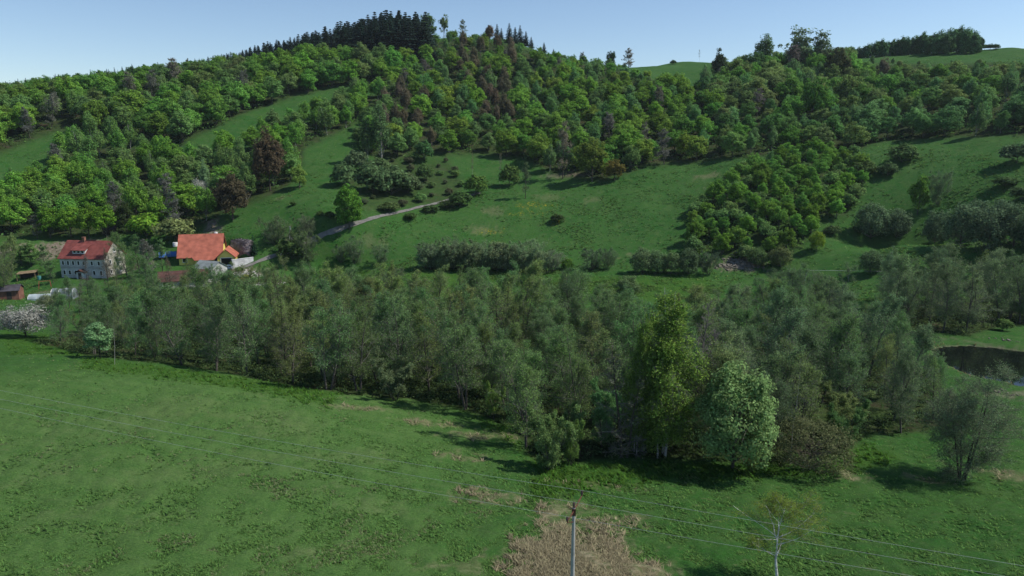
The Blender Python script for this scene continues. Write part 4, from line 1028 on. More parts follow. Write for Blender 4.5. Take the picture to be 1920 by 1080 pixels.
def gable_roof(x0, x1, y0, y1, ze, zr, th=.16, axis='x'):
    """two slabs meeting at a ridge"""
    m = MB()
    if axis == 'x':
        ym = (y0 + y1) / 2
        for a, b in ((y0, ym), (y1, ym)):
            V = [(x0, a, ze), (x1, a, ze), (x1, b, zr), (x0, b, zr)]
            V += [(x, y, z - th) for x, y, z in V]
            f = [(0, 1, 2, 3), (7, 6, 5, 4), (0, 4, 5, 1), (1, 5, 6, 2), (2, 6, 7, 3), (3, 7, 4, 0)]
            m.add(V, f if a < b else [q[::-1] for q in f])
    else:
        xm = (x0 + x1) / 2
        for a, b in ((x0, xm), (x1, xm)):
            V = [(a, y0, ze), (a, y1, ze), (b, y1, zr), (b, y0, zr)]
            V += [(x, y, z - th) for x, y, z in V]
            f = [(0, 1, 2, 3), (7, 6, 5, 4), (0, 4, 5, 1), (1, 5, 6, 2), (2, 6, 7, 3), (3, 7, 4, 0)]
            m.add(V, f if a > b else [q[::-1] for q in f])
    return m
def gable_walls(x0, x1, y0, y1, ze, zr, axis='x'):
    m = MB()
    m.box(x0, x1, y0, y1, -1.5, ze)
    if axis == 'x':
        ym = (y0 + y1) / 2
        m.add([(x0, y0, ze), (x0, y1, ze), (x0, ym, zr), (x1, y0, ze), (x1, y1, ze), (x1, ym, zr)], [(0, 2, 1), (3, 4, 5), (0, 3, 5, 2), (1, 2, 5, 4)])
    else:
        xm = (x0 + x1) / 2
        m.add([(x0, y0, ze), (x1, y0, ze), (xm, y0, zr), (x0, y1, ze), (x1, y1, ze), (xm, y1, zr)], [(0, 1, 2), (3, 5, 4), (0, 2, 5, 3), (1, 4, 5, 2)])
    return m
def window(root, x, z, ww, hh, y=0.0, side='front', pane_mat=None):
    """frame proud of the wall, pane set back in it"""
    t = .06
    def tr(a0, a1, d0, d1, z0, z1):
        if side == 'front': return (a0, a1, y - d1, y - d0, z0, z1)
        return (y + d0, y + d1, a0, a1, z0, z1)          # on the +x gable
    m = MB()
    for a0, a1, z0, z1 in ((x - ww / 2 - t, x - ww / 2 + .05, z - t, z + hh + t), (x + ww / 2 - .05, x + ww / 2 + t, z - t, z + hh + t), (x - ww / 2 + .05, x + ww / 2 - .05, z - t, z + .06), (x - ww / 2 + .05, x + ww / 2 - .05, z + hh - .05, z + hh + t)):
        m.box(*tr(a0, a1, .0, .10, z0, z1))
    f = m.build('window', M_WHITE, root)
    MB().box(*tr(x - ww / 2 + .05, x + ww / 2 - .05, .0, .03, z + .06, z + hh - .05)).build('pane', pane_mat or M_GLASS, f)
    MB().box(*tr(x - ww / 2 - .14, x + ww / 2 + .14, .0, .2, z - t - .08, z - t - .003)).build('sill', M_CONC, f)
    return f

# -- old red-roofed house
h1 = empty('farmhouse', p_h1, R(-6))
tag(h1, 'old two-storey grey farmhouse with a red roof, dormer and mottled gable', 'house')
hl, hd, he, hr = 7.1, 9.0, 6.1, 10.4
mm = gable_walls(-hl, hl, 0, hd, he, hr - .1)
mm.build('wall', M_PLASTER, h1)
MB().add([(hl + .004, .0, -1.5), (hl + .004, hd, -1.5), (hl + .004, hd, he), (hl + .004, hd / 2, hr - .1), (hl + .004, 0, he)], [(0, 1, 2, 3, 4)]).build('gable_plaster', M_GABLE, h1)
rf = gable_roof(-hl - .35, hl + .3, -.55, hd + .55, he - .35, hr + .12).build('roof', M_RED, h1)
ch = MB().box(-2.3, -1.6, hd / 2 - .5, hd / 2 + .3, hr - .3, hr + 1.0).box(-2.38, -1.52, hd / 2 - .58, hd / 2 + .38, hr + 1.0, hr + 1.12).build('chimney', M_BRICK, rf)
MB().tube((-1.3, hd / 2 - .1, hr + .28), (2.0, hd / 2 - .1, hr + .28), .09).build('ridge_pipe', M_DARKWOOD, rf)
# shed dormer in the middle of the front slope
sl = (hr + .12 - he + .35) / (hd / 2 + .55)
zr_ = lambda y: he - .35 + (y + .55) * sl
dm = MB()
dm.add([(-3.3, .75, zr_(.75) + .02), (.6, .75, zr_(.75) + .02), (.6, .75, zr_(.75) + 1.15), (-3.3, .75, zr_(.75) + 1.15), (-3.3, 2.2, zr_(2.2)), (.6, 2.2, zr_(2.2))], [(0, 1, 2, 3), (0, 3, 4), (1, 5, 2)])
dmo = dm.build('dormer', M_PLASTER, h1)
MB().add([(-3.7, .35, zr_(.75) + 1.1), (1.0, .35, zr_(.75) + 1.1), (1.0, 3.4, zr_(3.4) + .1), (-3.7, 3.4, zr_(3.4) + .1), (-3.7, .35, zr_(.75) + .98), (1.0, .35, zr_(.75) + .98), (1.0, 3.4, zr_(3.4) - .05), (-3.7, 3.4, zr_(3.4) - .05)],
         [(0, 1, 2, 3), (7, 6, 5, 4), (0, 4, 5, 1), (1, 5, 6, 2), (3, 7, 4, 0)]).build('dormer_roof', M_RED, dmo)
for x in (-2.6, -1.35, -.1): window(h1, x, zr_(.75) + .22, .85, .72, y=.75)
for x in (-6.1, -4.5, -2.9, -1.2, .4, 3.0, 5.2): window(h1, x, 3.75, .75, 1.25, y=0)
for x in (-6.0, -4.3, -2.4, 3.4, 5.6): window(h1, x, .9, .8, 1.3, y=0)
MB().box(-hl - .05, hl + .05, -.12, 0, 2.95, 3.15).build('string_course', M_CONC, h1)
for y, z in ((2.3, 3.9), (6.6, 3.9), (2.3, 1.0), (6.6, 1.0), (4.5, 7.2)): window(h1, y, z, .8, 1.2, y=hl, side='gable')
pm = MB().box(-1.1, 1.1, -1.6, 0, -1.2, 1.9).build('porch', M_WHITEW, h1)
gable_roof(-1.45, 1.45, -1.95, .0, 1.85, 2.75, .1, 'y').build('porch_roof', M_OLDRED, pm)
MB().box(-.5, .5, -1.66, -1.6, -.2, 1.75).build('door', M_DARKWOOD, pm)

# -- yellow house under a large orange roof
h2 = empty('new_house', p_h2 + Vector((-1.2, 0, 0)), R(14))
tag(h2, 'yellow house under a large plain orange roof with an open garage', 'house')
gable_walls(-6.3, 6.0, 0, 10.0, 2.9, 8.6).build('wall', M_YELLOW, h2)
rf = gable_roof(-6.8, 6.5, -.8, 10.8, 2.35, 8.95, .2).build('roof', M_ORANGE, h2)
s2 = (8.95 - 2.35) / 5.8
MB().add([(-1.6, -1.9, 2.35 - 1.1 * s2 * .55), (4.2, -1.9, 2.35 - 1.1 * s2 * .55), (5.2, -.6, 2.62), (-2.6, -.6, 2.62), (-1.6, -1.9, 2.2 - 1.1 * s2 * .55), (4.2, -1.9, 2.2 - 1.1 * s2 * .55), (5.2, -.6, 2.4), (-2.6, -.6, 2.4)],
         [(0, 1, 2, 3), (7, 6, 5, 4), (0, 4, 5, 1), (1, 5, 6, 2), (3, 7, 4, 0)]).build('porch_roof', M_ORANGE, rf)
for x in (-1.2, 3.8): MB().box(x - .12, x + .12, -1.7, -1.46, -1, 1.7).build('post', M_YELLOW, h2)
wg = gable_walls(5.2, 10.0, -2.6, 5.0, 2.5, 4.6, 'y').build('garage_wing', M_YELLOW, h2)
gable_roof(4.7, 10.6, -3.1, 5.2, 2.35, 5.0, .18, 'y').build('garage_roof', M_ORANGE, h2)
MB().box(6.2, 9.3, -2.63, -2.6, -.3, 2.15).build('garage_shade_panel', M_DARK, wg)  # near-black panel on the solid wall, the garage's inner shade painted in
MB().box(6.05, 6.2, -2.68, -2.6, -.3, 2.3).box(9.3, 9.45, -2.68, -2.6, -.3, 2.3).box(6.2, 9.3, -2.68, -2.6, 2.15, 2.3).build('garage_frame', M_WHITE, wg)
for x, ww, z, hh in ((-4.6, 1.3, .9, 1.2), (.2, .8, .9, 1.2), (4.3, .9, .9, 1.2)): window(h2, x, z, ww, hh, y=0)
MB().box(1.6, 2.6, -.06, 0, -.1, 2.05).build('door', M_DARKWOOD, h2)
MB().add([(6.01, 2.0, 5.4), (6.01, 8.0, 5.4), (6.01, 5.0, 8.3)], [(0, 1, 2)]).build('gable_boarding', M_DARKWOOD, h2)

def shed(name, cat, label, px, py, ww, dd, he, hr, rz, mw, mr, axis='x', extra=None):
    o = empty(name, at(px, py), R(rz)); tag(o, label, cat)
    gable_walls(-ww / 2, ww / 2, 0, dd, he, hr - .05, axis).build('wall', mw, o)
    gable_roof(-ww / 2 - .3, ww / 2 + .3, -.35, dd + .35, he - .1, hr + .1, .1, axis).build('roof', mr, o)
    if extra: extra(o)
    return o
def door_at(x, ww, hh):
    def f(o):
        MB().box(x - ww / 2, x + ww / 2, -.04, 0, -.2, hh).build('door', M_DARKWOOD, o)
    return f
def wins(*xs):
    def f(o):
        for x in xs: window(o, x, .9, .8, .9, y=0)
    return f
shed('outbuilding', 'shed', 'low shed with a grey sheet roof in front of the yellow house', 380, 518, 7.0, 6.0, 2.2, 4.0, -22, M_PLASTER, M_GREYROOF, 'x', door_at(1, 1.2, 1.9))
shed('old_barn', 'barn', 'old stone barn with a rust-red roof below the yellow house', 345, 540, 11.5, 6.0, 2.1, 4.1, 22, M_STONEPALE, M_OLDRED, 'x', wins(-4.5, -3.2))
shed('garden_shed', 'shed', 'dark felt-roofed garden shed with a brick wall, lowest of the garden', 14, 562, 5.0, 4.0, 2.3, 3.3, 20, M_BRICK, M_FELT, 'x', door_at(.5, 1, 1.9))
shed('hillside_hut', 'hut', 'small dark hut half hidden under trees above the red-roofed house', 206, 440, 3.6, 3.0, 2.0, 3.0, 25, M_DARKWOOD, M_FELT, 'x', door_at(0, .9, 1.8))

lt = empty('lean_to', at(52, 523), R(15)); tag(lt, 'open wooden lean-to with a pale plank roof beside the red-roofed house', 'lean-to')
MB().add([(-2.6, -1.2, 1.7), (2.6, -1.2, 2.1), (2.6, 1.6, 2.5), (-2.6, 1.6, 2.1), (-2.6, -1.2, 1.6), (2.6, -1.2, 2.0), (2.6, 1.6, 2.4), (-2.6, 1.6, 2.0)], [(0, 1, 2, 3), (7, 6, 5, 4), (0, 4, 5, 1), (1, 5, 6, 2), (2, 6, 7, 3), (3, 7, 4, 0)]).build('roof', M_WOOD, lt)
for x in (-2.4, 2.4):
    for y in (-1.0, 1.4): MB().box(x - .08, x + .08, y - .08, y + .08, -.4, 1.9).build('post', M_WOOD, lt)
MB().box(-2.4, 2.4, 1.5, 1.58, -.3, 1.9).build('back_wall', M_DARKWOOD, lt)

def hoop(name, cat, label, px, py, ww, ln, hh, rz, mat):
    o = empty(name, at(px, py), R(rz)); tag(o, label, cat)
    V, Fq = [], []; K = 9
    for j in range(7):
        for k in range(K):
            a = math.pi * k / (K - 1); V.append((ln * (j / 6 - .5), -math.cos(a) * ww / 2, -.1 + math.sin(a) ** .8 * hh * (1 + .05 * math.sin(j * 2.1))))
    for j in range(6):
        for k in range(K - 1): Fq.append((j * K + k, j * K + k + 1, (j + 1) * K + k + 1, (j + 1) * K + k))
    Fq.append(tuple(range(K))[::-1]); Fq.append(tuple(6 * K + k for k in range(K)))
    MB().add(V, Fq).build('film', mat, o)
    for j in (0, 2, 4, 6):
        m = MB()
        for k in range(K - 1):
            a, b = V[j * K + k], V[j * K + k + 1]; m.tube((a[0], a[1] * 1.02, a[2] * 1.02 + .02), (b[0], b[1] * 1.02, b[2] * 1.02 + .02), .035, sides=4)
        m.build('hoop', M_METAL, o)
    return o
hoop('polytunnel', 'greenhouse', 'low pale film greenhouse beside the white-blossoming bush', 82, 562, 3.0, 6.0, 1.6, 12, M_FOIL)
hoop('net_tunnel', 'greenhouse', 'taller grey netted tunnel in front of the red-roofed house', 122, 562, 3.2, 5.0, 3.0, 8, M_NET)
hoop('tarp_heap', 'tarpaulin', 'blue tarpaulin stretched over a heap beside the yellow house', 315, 480, 3.0, 5.0, 1.5, 25, M_BLUE)
for px, py, lab in ((302, 482, 'white folded sheet lying by the foot of the blue tarpaulin heap nearer the farmhouse'), (333, 478, 'white folded sheet lying between the blue tarpaulin heap and the yellow house')):
    o = empty('white_sheet', at(px, py), R(20)); tag(o, lab, 'sheet', 'white sheets by the tarpaulin')
    MB().add([(-.9, -.6, .05), (.9, -.6, .1), (.8, .7, .35), (-.8, .7, .3), (0, 0, .45)], [(0, 1, 4), (1, 2, 4), (2, 3, 4), (3, 0, 4)]).build('sheet', M_WHITE, o)
def tank(name, cat, label, px, py, r_, h_, mat):
    o = empty(name, at(px, py)); tag(o, label, cat)
    m = MB(); prof = [(.0, r_ * .94), (.06, r_), (h_ * .33, r_ * .98), (h_ * .36, r_ * 1.03), (h_ * .64, r_ * 1.03), (h_ * .67, r_ * .98), (h_ * .95, r_), (h_, r_ * .9)]
    V, Fq = [], []
    for z, q in prof:
        for k in range(12): V.append((q * math.cos(k * math.pi / 6), q * math.sin(k * math.pi / 6), z))
    for i in range(len(prof) - 1):
        for k in range(12): Fq.append((i * 12 + k, i * 12 + (k + 1) % 12, i * 12 + 12 + (k + 1) % 12, i * 12 + 12 + k))
    m.add(V, Fq).build('barrel', mat, o)
    MB().tube((0, 0, h_ - .02), (0, 0, h_ + .06), r_ * .92, sides=12).build('lid', mat, o)
tank('water_tank', 'tank', 'white water tank in the grass behind the yellow house', 329, 462, .75, 1.3, M_WHITE)
tank('barrel', 'barrel', 'white barrel on the bare path above the orange roof', 405, 441, .55, 1.0, M_WHITE)
tank('rain_barrel', 'barrel', 'turquoise rain barrel beside the wooden lean-to', 74, 524, .5, 1.0, flat('turquoise', (.06, .22, .22), .5))
sw = empty('swing_frame', at(85, 540), R(30)); tag(sw, 'rusty red swing frame in the garden below the red-roofed house', 'swing')
for s in (-1, 1):
    for q in (-1, 1): MB().tube((s * 1.3 + s * .2, q * .9, -.1), (s * 1.3, 0, 2.0), .06).build('leg', flat('red_paint', (.25, .05, .035), .7) if (s, q) == (-1, -1) else bpy.data.materials['red_paint'], sw)
MB().tube((-1.4, 0, 2.0), (1.4, 0, 2.0), .06).build('crossbar', bpy.data.materials['red_paint'], sw)

# retaining wall, stone bank
pw = at(436, 504); pw2 = at(468, 492)
dv = (pw2 - pw); rzw = math.atan2(dv.y, dv.x)
rw = MB().box(0, dv.xy.length + 1.2, -.25, .25, -1.0, 2.7).box(-.08, dv.xy.length + 1.28, -.32, .32, 2.7, 2.82).build('retaining_wall', M_WHITEW)
rw.location = pw; rw.rotation_euler.z = rzw
tag(rw, 'white retaining wall holding the stony bank beside the orange-roofed house', 'wall')
bank = [(429, 482), (470, 483), (476, 452), (432, 450)]
V, Fq = [], []; rgb = np.random.default_rng(5); NB = 26
c4 = [at(*p) for p in bank]
for i in range(NB):
    for j in range(NB):
        u, v = i / (NB - 1), j / (NB - 1)
        p = (c4[0] * (1 - u) + c4[1] * u) * (1 - v) + (c4[3] * (1 - u) + c4[2] * u) * v
        e = 1 if 0 < i < NB - 1 and 0 < j < NB - 1 else 0
        V.append((p.x, p.y, float(ground(np.array([p.x]), np.array([p.y]))[0]) + (.25 + rgb.uniform(0, .4) if e else -.3)))
for i in range(NB - 1):
    for j in range(NB - 1): Fq.append((i * NB + j, (i + 1) * NB + j, (i + 1) * NB + j + 1, i * NB + j + 1))
bk = MB().add(V, Fq).build('stone_bank', flat('stone_bank', (.165, .14, .135), .95, .45, 1.1, .05))
tag(bk, None, None, None, 'structure')

# car seen from behind at the garage
car = empty('car', at(431, 505), R(14 + 90)); tag(car, 'small blue-grey car parked with its back to us before the garage', 'car')
prof = [(-1.95, .35), (-1.98, .75), (-1.85, .95), (-1.55, 1.42), (.35, 1.46), (.95, 1.0), (1.75, .85), (1.95, .6), (1.93, .35)]
V = [(x, s * (.82 if z < 1.1 else .66), z) for s in (-1, 1) for x, z in prof]; n = len(prof)
Fq = [tuple(range(n)), tuple(range(n, 2 * n))[::-1]] + [(i, i + n, (i + 1) % n + n, (i + 1) % n) for i in range(n)]
bd = MB().add(V, Fq).build('body', M_CARPAINT, car)
MB().add([(-1.84, -.6, 1.0), (-1.84, .6, 1.0), (-1.62, .55, 1.36), (-1.62, -.55, 1.36)], [(0, 3, 2, 1)]).build('rear_window', M_GLASS, car).location.x = -.03
MB().add([(.98, -.6, 1.02), (.98, .6, 1.02), (.42, .56, 1.42), (.42, -.56, 1.42)], [(0, 1, 2, 3)]).build('windscreen', M_GLASS, car).location.x = .03
for s in (-1, 1):
    MB().add([(-1.35, s * .80, 1.02), (.6, s * .80, 1.02), (.25, s * .70, 1.38), (-1.3, s * .70, 1.38)], [(0, 1, 2, 3)]).build('side_window', M_GLASS, car)
    MB().box(-2.02, -1.96, s * .68 - .1, s * .68 + .1, .7, .9).build('tail_light', flat('tail_light', (.35, .02, .02), .3), car)
    for x in (-1.25, 1.25): 
        wh = MB().tube((x, s * .68, .32), (x, s * .86, .32), .32, sides=14).build('wheel', M_TYRE, car)
        MB().tube((x, s * .862, .32), (x, s * .88, .32), .19, sides=10).build('rim', M_METAL, wh)

# ------------------------------------------------------------------ poles and wires
rp = 41.0
az, tn = ray(1075, 1000); tx, ty = rp * math.sin(az), rp * math.cos(az)
az_, tnt = ray(1075, 951)
gz = float(ground(np.array([tx]), np.array([ty]))[0]); top = ZC + rp * float(tnt)
pole = empty('power_pole', (tx, ty, gz)); tag(pole, 'slim grey concrete power pole with a rusty crossarm standing in withered grass', 'power pole')
H = top - gz
MB().add(*[(lambda r: (r[0].tolist(), r[1].tolist()))(tubes([[[0, 0, -.5], [0, 0, H]]], [[.17, .10]], 10))][0]).build('shaft', M_CONC, pole, True)
ldir = Vector((-.9, .42, 0)).normalized(); arm = Vector((.42, .9, 0)).normalized()
MB().box(-.12, .12, -.12, .12, H - .55, H - .08).build('bracket', M_RUSTY, pole)
heads = []
for k, (s, dz) in enumerate(((1.55, .18), (0, .12), (-1.2, -.28))):
    e = Vector((arm.x * s, arm.y * s, H + dz - .12))
    if s: MB().tube((0, 0, H - .25), e, .045).build('crossarm', M_RUSTY, pole)
    if s < 0: MB().tube((0, 0, H - 1.05), e - arm * s * .25 * 0 + Vector((0, 0, -.05)), .03).build('brace', M_RUSTY, pole)
    ins = MB(); z0 = e.z
    for q, (r0_, r1_) in enumerate(((.05, .05), (.09, .06), (.10, .06), (.09, .05))): ins.tube((e.x, e.y, z0 + q * .09), (e.x, e.y, z0 + q * .09 + .085), r0_, r1_, 8)
    ins.build('insulator', M_CERAM, pole)
    heads.append(Vector((tx, ty, gz)) + e + Vector((0, 0, .36)))
M_WIRE = flat('aluminium_wire', (.44, .46, .46), .5, .05, 1, .4, .3)
ends_l = [(0, 723), (0, 739), (0, 756)]; ends_r = [(1920, 1055), (1920, 1080), (1920, 1108)]
rank = ('uppermost', 'middle', 'lowest')
for k in range(3):
    pts = []
    for (ex, ey), zt in ((ends_l[k], 20.6), (ends_r[k], 20.2)):
        az, tn = ray(ex, ey); r_ = (zt - ZC) / float(tn)
        pts.append(Vector((r_ * math.sin(az), r_ * math.cos(az), zt)))
    chain = []
    for P0, ext in ((pts[0], .45), (pts[1], .9)):
        far_ = heads[k] + (P0 - heads[k]) * (1 + ext); seg = []
        for q in range(25):
            t = q / 24; p = heads[k].lerp(far_, t); p.z -= .9 * (4 * t * (1 - t)) * (1 if ext < .6 else .35) * .6
            seg.append(p)
        chain.append(seg)
    line = chain[0][::-1] + chain[1][1:]
    v, f = tubes([[list(p) for p in line]], [[.0075] * len(line)], 5)
    wo = MB().add(v.tolist(), f.tolist()).build('overhead_wire', M_WIRE, None, True)
    tag(wo, f'{rank[k]} of the three overhead wires crossing the near meadow', 'wire', 'overhead wires over the near meadow')

p = at(547, 476); d = float(project(p.x, p.y, p.z)[2]); hh = 52 * d / 1297
aw = empty('timber_pole', p, R(-20)); tag(aw, 'grey timber power pole with two splayed legs beside the track', 'power pole')
for s in (-1, 1): MB().tube((s * .75, 0, -.3), (s * .12, 0, hh), .13, .09).build('leg', M_CONC, aw)
MB().tube((-.5, 0, hh * .4), (.5, 0, hh * .4), .06).build('brace', M_WOOD, aw)
MB().tube((-.7, 0, hh - .2), (.7, 0, hh - .2), .07).build('crossarm', M_WOOD, aw)
for s in (-1, 1): MB().tube((s * .6, 0, hh - .15), (s * .6, 0, hh + .12), .05).build('insulator', M_CERAM, aw)

p = at(1507, 545); d = float(project(p.x, p.y, p.z)[2]); u = d / 1297
fr = empty('pipe_frame', p); tag(fr, 'thin pale pipe rail on a bent post crossing the grass behind the wood', 'rail')
v, f = tubes([[[0, 0, -.3], [.05, 0, 20 * u], [.3, 0, 32 * u], [.7, 0, 39 * u]]], [[.10, .08, .08, .07]], 6)
MB().add(v.tolist(), f.tolist()).build('post', M_METAL, fr, True)
MB().tube((.5, 0, 39 * u), (145 * u, 0, 37 * u), .03).build('rail', M_METAL, fr)
MB().tube((82 * u, 0, -.5), (82 * u, 0, 38 * u), .035).build('post', M_METAL, fr)
p = at(529, 480)
mk = empty('marker_post', p, R(20)); tag(mk, 'pair of short white marker posts joined by a rail beside the track', 'marker post')
for s in (-.35, .35): MB().box(s - .08, s + .08, -.08, .08, -.2, 1.1).build('post', M_WHITE, mk)
MB().box(-.27, .27, -.05, .05, .7, .9).build('rail', M_WHITE, mk)

# ------------------------------------------------------------------ grass standing up from the ground
def tufts(name, n, pick, hgt, wid, cols, lean=.5, seed=0, blades=3, rng_=(40, 150), turn=.9):
    """many small blades in one object; PICK(x, y, px, py) gives the chance that a tuft stands there"""
    rg = np.random.default_rng(seed)
    az = rg.uniform(-.72, .72, n); r = 1 / np.sqrt(rg.uniform(1 / rng_[1] ** 2, 1 / rng_[0] ** 2, n))
    x, y = r * np.sin(az), r * np.cos(az); z = ground(x, y); px, py, d = project(x, y, z)
    k = (rg.uniform(0, 1, n) < pick(x, y, px, py)) & (px > -60) & (px < 1980) & (py < 1130)
    x, y, z = x[k], y[k], z[k]; m = len(x)
    x = np.repeat(x, blades) + rg.normal(size=m * blades) * wid; y = np.repeat(y, blades) + rg.normal(size=m * blades) * wid; z = np.repeat(z, blades)
    q = len(x); a = rg.normal(size=q) * turn + 2.6; hh = hgt * rg.uniform(.5, 1.4, q)
    ww = wid * rg.uniform(.5, 1.2, q); sx, sy = -np.sin(a) * ww, np.cos(a) * ww
    ln = lean * hh * rg.uniform(.7, 1.3, q); lx, ly = np.cos(a) * ln, np.sin(a) * ln
    V = np.stack([np.c_[x - sx, y - sy, z - .02], np.c_[x + sx, y + sy, z - .02], np.c_[x + lx, y + ly, z + hh]], 1)
    fl = ((V[:, 1] - V[:, 0])[:, 0] * (V[:, 2] - V[:, 0])[:, 1] - (V[:, 1] - V[:, 0])[:, 1] * (V[:, 2] - V[:, 0])[:, 0]) < 0
    V[fl] = V[fl][:, [1, 0, 2]]; V = V.reshape(-1, 3)
    me = np_mesh(name, [(V, np.arange(q * 3).reshape(-1, 3), 0)], [M_LEAF], True)
    N = norm(np.repeat(rg.normal(size=(q, 3)) * .28 + np.array([0, 0, 1.0]), 3, 0))
    me.normals_split_custom_set_from_vertices(N.tolist())
    o = link(name, me, color=cols); return o
DRYX, DRYY, DRYV = xr, yr, dry
def grid_val(arr, x, y):
    a = np.arctan2(x, y); i = np.clip(np.rint((a - AZ1[0]) / (AZ1[1] - AZ1[0])).astype(int), 0, len(AZ1) - 1)
    j = np.clip(np.searchsorted(RG, np.hypot(x, y)), 0, nr - 1)
    return arr.reshape(na, nr)[i, j]
def understory(name, zones, n, hgt, ls, color, seed, per=13, clear=1.0):
    rg = np.random.default_rng(seed)
    az = rg.uniform(-.70, .70, n); r = np.sqrt(rg.uniform(70 ** 2, 540 ** 2, n)) if 'valley' not in zones else np.sqrt(rg.uniform(60 ** 2, 190 ** 2, n))
    x, y = r * np.sin(az), r * np.cos(az); z = ground(x, y); px, py, d = project(x, y, z)
    k = np.zeros(n, bool)
    for q in zones: k |= inpoly(px, py, ZONES[q])
    k &= (line_dist(x, y, ROAD) > 2.5) & (vnoise(x, y, 9, seed + 300) > .36) & (px > -50) & (px < 1970)
    x, y, z = x[k], y[k], z[k]; m = len(x); s_ = hgt * rg.uniform(.4, 1.25, m)
    i = np.repeat(np.arange(m), per); dd = norm(rg.normal(size=(len(i), 3))); dd[:, 2] = np.abs(dd[:, 2])
    P = np.c_[x, y, z][i] + dd * (s_[i] * rg.uniform(.5, 1, len(i)) ** .5)[:, None] * np.array([.9, .9, 1.0])
    N = dd + np.array([0, 0, .5]) + rg.normal(size=dd.shape) * .4
    v, f = leafcards(rg, P, N, ls)
    return link(name, np_mesh(name, [(v, f, 0)], [M_LEAF]), color=color)
tag(understory('hillside_undergrowth', ('upper', 'lower', 'middle', 'right'), 16000, 3.4, .44, (.085, .165, .045), 51), 'leafy undergrowth filling the hillside woods', None, None, 'stuff')
tag(understory('bank_undergrowth', ('bank',), 60000, 1.6, .36, (.10, .19, .045), 52), 'leafy scrub between the trees of the bushy bank', None, None, 'stuff')
tag(understory('valley_undergrowth', ('valley', 'pondwood'), 14000, 1.1, .15, (.095, .15, .055), 53, 22), 'low leafy scrub under the valley wood', None, None, 'stuff')
open_ = lambda x, y: 1 - np.clip(grid_val(wood, x, y) * 1.6, 0, 1)
pnd = lambda x, y: (~inpoly(x, y, big)).astype(float)
tag(tufts('meadow_grass', 85000, lambda x, y, px, py: open_(x, y) * (1 - .85 * grid_val(dry, x, y)) * pnd(x, y) * (.45 + .55 * vnoise(x, y, 3.3, 91)), .085, .055, (.115, .225, .058), 3.0, 1), 'tufted green grass over the near meadow', None, None, 'stuff')
tag(tufts('lush_grass', 60000, lambda x, y, px, py: open_(x, y) * pnd(x, y) * grid_val(lush, x, y), .26, .12, (.065, .150, .024), 1.6, 2), 'taller fresh grass along the wood edge', None, None, 'stuff')
tag(tufts('withered_grass', 170000, lambda x, y, px, py: np.clip(grid_val(dry, x, y) * 2.2 - .9, 0, 1) * (.25 + .75 * (vnoise(x, y, 1.4, 92) > .42)) * pnd(x, y), .24, .06, (.31, .275, .17), 1.7, 3, 3, (40, 100), 1.6), 'matted straw-coloured withered grass', None, None, 'stuff')
tag(tufts('dry_stalks', 60000, lambda x, y, px, py: open_(x, y) * pnd(x, y) * .5 * (vnoise(x, y, 2.6, 93) > .62) * (vnoise(x, y, 17, 94) > .42), .07, .07, (.18, .22, .10), 3.5, 4), 'scattered dry stalks in the near meadow', None, None, 'stuff')
tag(tufts('hill_grass', 90000, lambda x, y, px, py: open_(x, y) * (line_dist(x, y, ROAD) > 1.5) * (.15 + .85 * (vnoise(x, y, 6, 96) > .5)) * (.3 + .7 * (vnoise(x, y, 21, 97) > .45)), .30, .24, (.090, .165, .042), 1.8, 7, 2, (175, 420)), 'rough grass tussocks on the hillside meadows', None, None, 'stuff')
tag(tufts('forest_undergrowth', 40000, lambda x, y, px, py: np.clip(grid_val(wood, x, y), 0, 1) * .6 * (vnoise(x, y, 3, 95) > .4), .40, .18, (.05, .09, .03), 1.4, 5), 'low undergrowth on the floor of the valley wood', None, None, 'stuff')
tag(tufts('shore_reeds', 60000, lambda x, y, px, py: ((poly_dist(x, y, POND) < 1.6) & ~inpoly(x, y, POND)).astype(float), .5, .1, (.20, .17, .09), 1.0, 6), 'brown reeds along the pond shore', None, None, 'stuff')
#@@REST4
# ------------------------------------------------------------------ thin spring haze over the valley
M_HAZE = bpy.data.materials.new('haze'); M_HAZE.use_nodes = True
hn_ = M_HAZE.node_tree.nodes; hn_.clear(); ho_ = hn_.new('ShaderNodeOutputMaterial'); hv_ = hn_.new('ShaderNodeVolumePrincipled')
hv_.inputs['Color'].default_value = (.80, .90, 1.0, 1); hv_.inputs['Density'].default_value = 0.00006; hv_.inputs['Anisotropy'].default_value = .2
M_HAZE.node_tree.links.new(hv_.outputs[0], ho_.inputs['Volume'])
hz = MB().box(-4400, 4400, -4400, 4400, float(Vt[:, 2].min()) - 1.0, 152.0).build('haze', M_HAZE)
tag(hz, 'thin pale haze lying over the valley', None, None, 'stuff')

# ------------------------------------------------------------------ names for every tree: what it looks like and which of its neighbours it is
LANDMARKS = [('the orange roof', 385, 468), ('the red-roofed farmhouse', 170, 485), ('the tall copper beech', 507, 300), ('the broad copper beech', 437, 368), ('the lone track tree', 655, 388),
             ('the long hedge', 910, 480), ('the pond', 1850, 685), ('the yellow-green birch', 1240, 700), ('the silvery whitebeam', 1374, 780), ('the high clearing', 480, 215), ('the hillside meadow', 1050, 390),
             ('the skyline grove', 1710, 75), ('the rusty larches', 860, 205), ('the ridge spruces', 972, 65), ('the skyline field', 1260, 135), ('the rubble slope', 1395, 493), ('the timber pole', 547, 450), ('the yellow bush', 440, 538),
             ('the mint-green tree', 185, 635), ('the blossom bush', 48, 600), ('the multi-stemmed alder', 1803, 800), ('the half-bare skyline trees', 1510, 80), ('the ragged pine', 1347, 125), ('the oval slope tree', 1720, 360), ('the pipe rail', 1580, 510),
             ('the flowering cherry', 376, 360), ('the far clearing', 60, 275), ('the grey bare tree', 1308, 680), ('the broad grey-green bush', 742, 705), ('the skyline maple', 1146, 108), ('the thorn tree', 985, 340), ('the summit maple', 802, 50)]
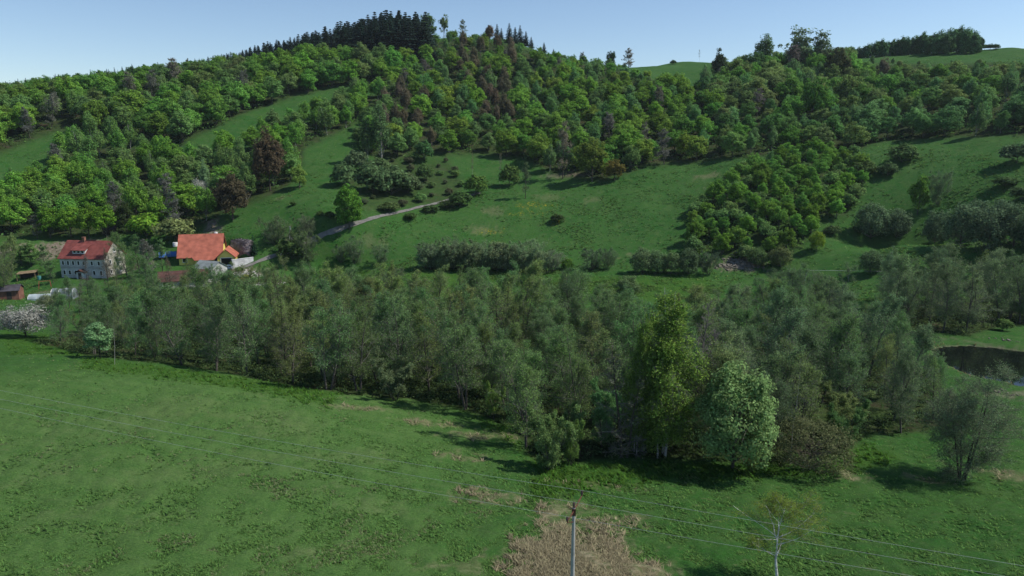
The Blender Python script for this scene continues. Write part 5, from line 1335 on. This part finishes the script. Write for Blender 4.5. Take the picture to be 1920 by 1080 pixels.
ORD = ['leftmost', 'second from left', 'third from left', 'fourth from left', 'fifth from left', 'sixth from left', 'seventh from left', 'eighth from left', 'ninth from left', 'tenth from left', 'eleventh from left', 'twelfth from left']
buckets = {}
for t in TREES:
    o = t['o']; o['category'] = t['cat']
    if t['label']:
        o['label'] = t['label']; continue
    if t.get('row'):
        key = (t['look'], t['cat'], t['row'])
    else:
        best = min(LANDMARKS, key=lambda m: (m[1] - t['px']) ** 2 + (1.5 * (m[2] - t['py'])) ** 2)
        dx, dy = t['px'] - best[1], t['py'] - best[2]
        if abs(dx) > 1.2 * abs(dy): pos = 'right of' if dx > 0 else 'left of'
        else: pos = 'below' if dy > 0 else 'above'
        if math.hypot(dx, dy) < 45 and best[0].split()[-1] not in ('larches', 'meadow', 'clearing', 'field'): pos = 'close ' + pos if pos in ('above', 'below') else pos
        key = (t['look'] or 'green', t['cat'], f'{pos} {best[0]}')
    buckets.setdefault(key, []).append(t)
def give(ts, look, cat, where):
    ts.sort(key=lambda t: t['px'])
    if len(ts) > 24:
        k = -(-len(ts) // 3)
        for part, q in (('left', ts[:k]), ('middle', ts[k:2 * k]), ('right', ts[2 * k:])):
            give(q, look, cat, where + ', ' + part + ' third')
        return
    if len(ts) > 12:
        k = len(ts) // 2
        lo = sorted(ts, key=lambda t: t['py'])
        give(lo[:k], 'upper ' + look, cat, where); give(lo[k:], 'lower ' + look, cat, where)
        return
    for i, t in enumerate(ts):
        o = t['o']
        if len(ts) == 1: o['label'] = f'{look} {cat} {where}'
        elif i == len(ts) - 1: o['label'] = f'rightmost {look} {cat} {where}'
        else: o['label'] = f'{look} {cat} {where}, {ORD[i]}'
for (look, cat, where), ts in buckets.items():
    grp = f'{look} {cat}s {where}' if len(ts) > 1 else None
    if grp:
        for t in ts: t['o']['group'] = grp
    if len(ts) > 9:
        ts.sort(key=lambda t: t['hp']); n3 = len(ts) // 3
        give(ts[:n3], 'small ' + look, cat, where); give(ts[n3:2 * n3], 'mid-sized ' + look, cat, where); give(ts[2 * n3:], 'tall ' + look, cat, where)
    else: give(ts, look, cat, where)
for t in TREES: t['o']['label'] = t['o']['label'][0].upper() + t['o']['label'][1:]
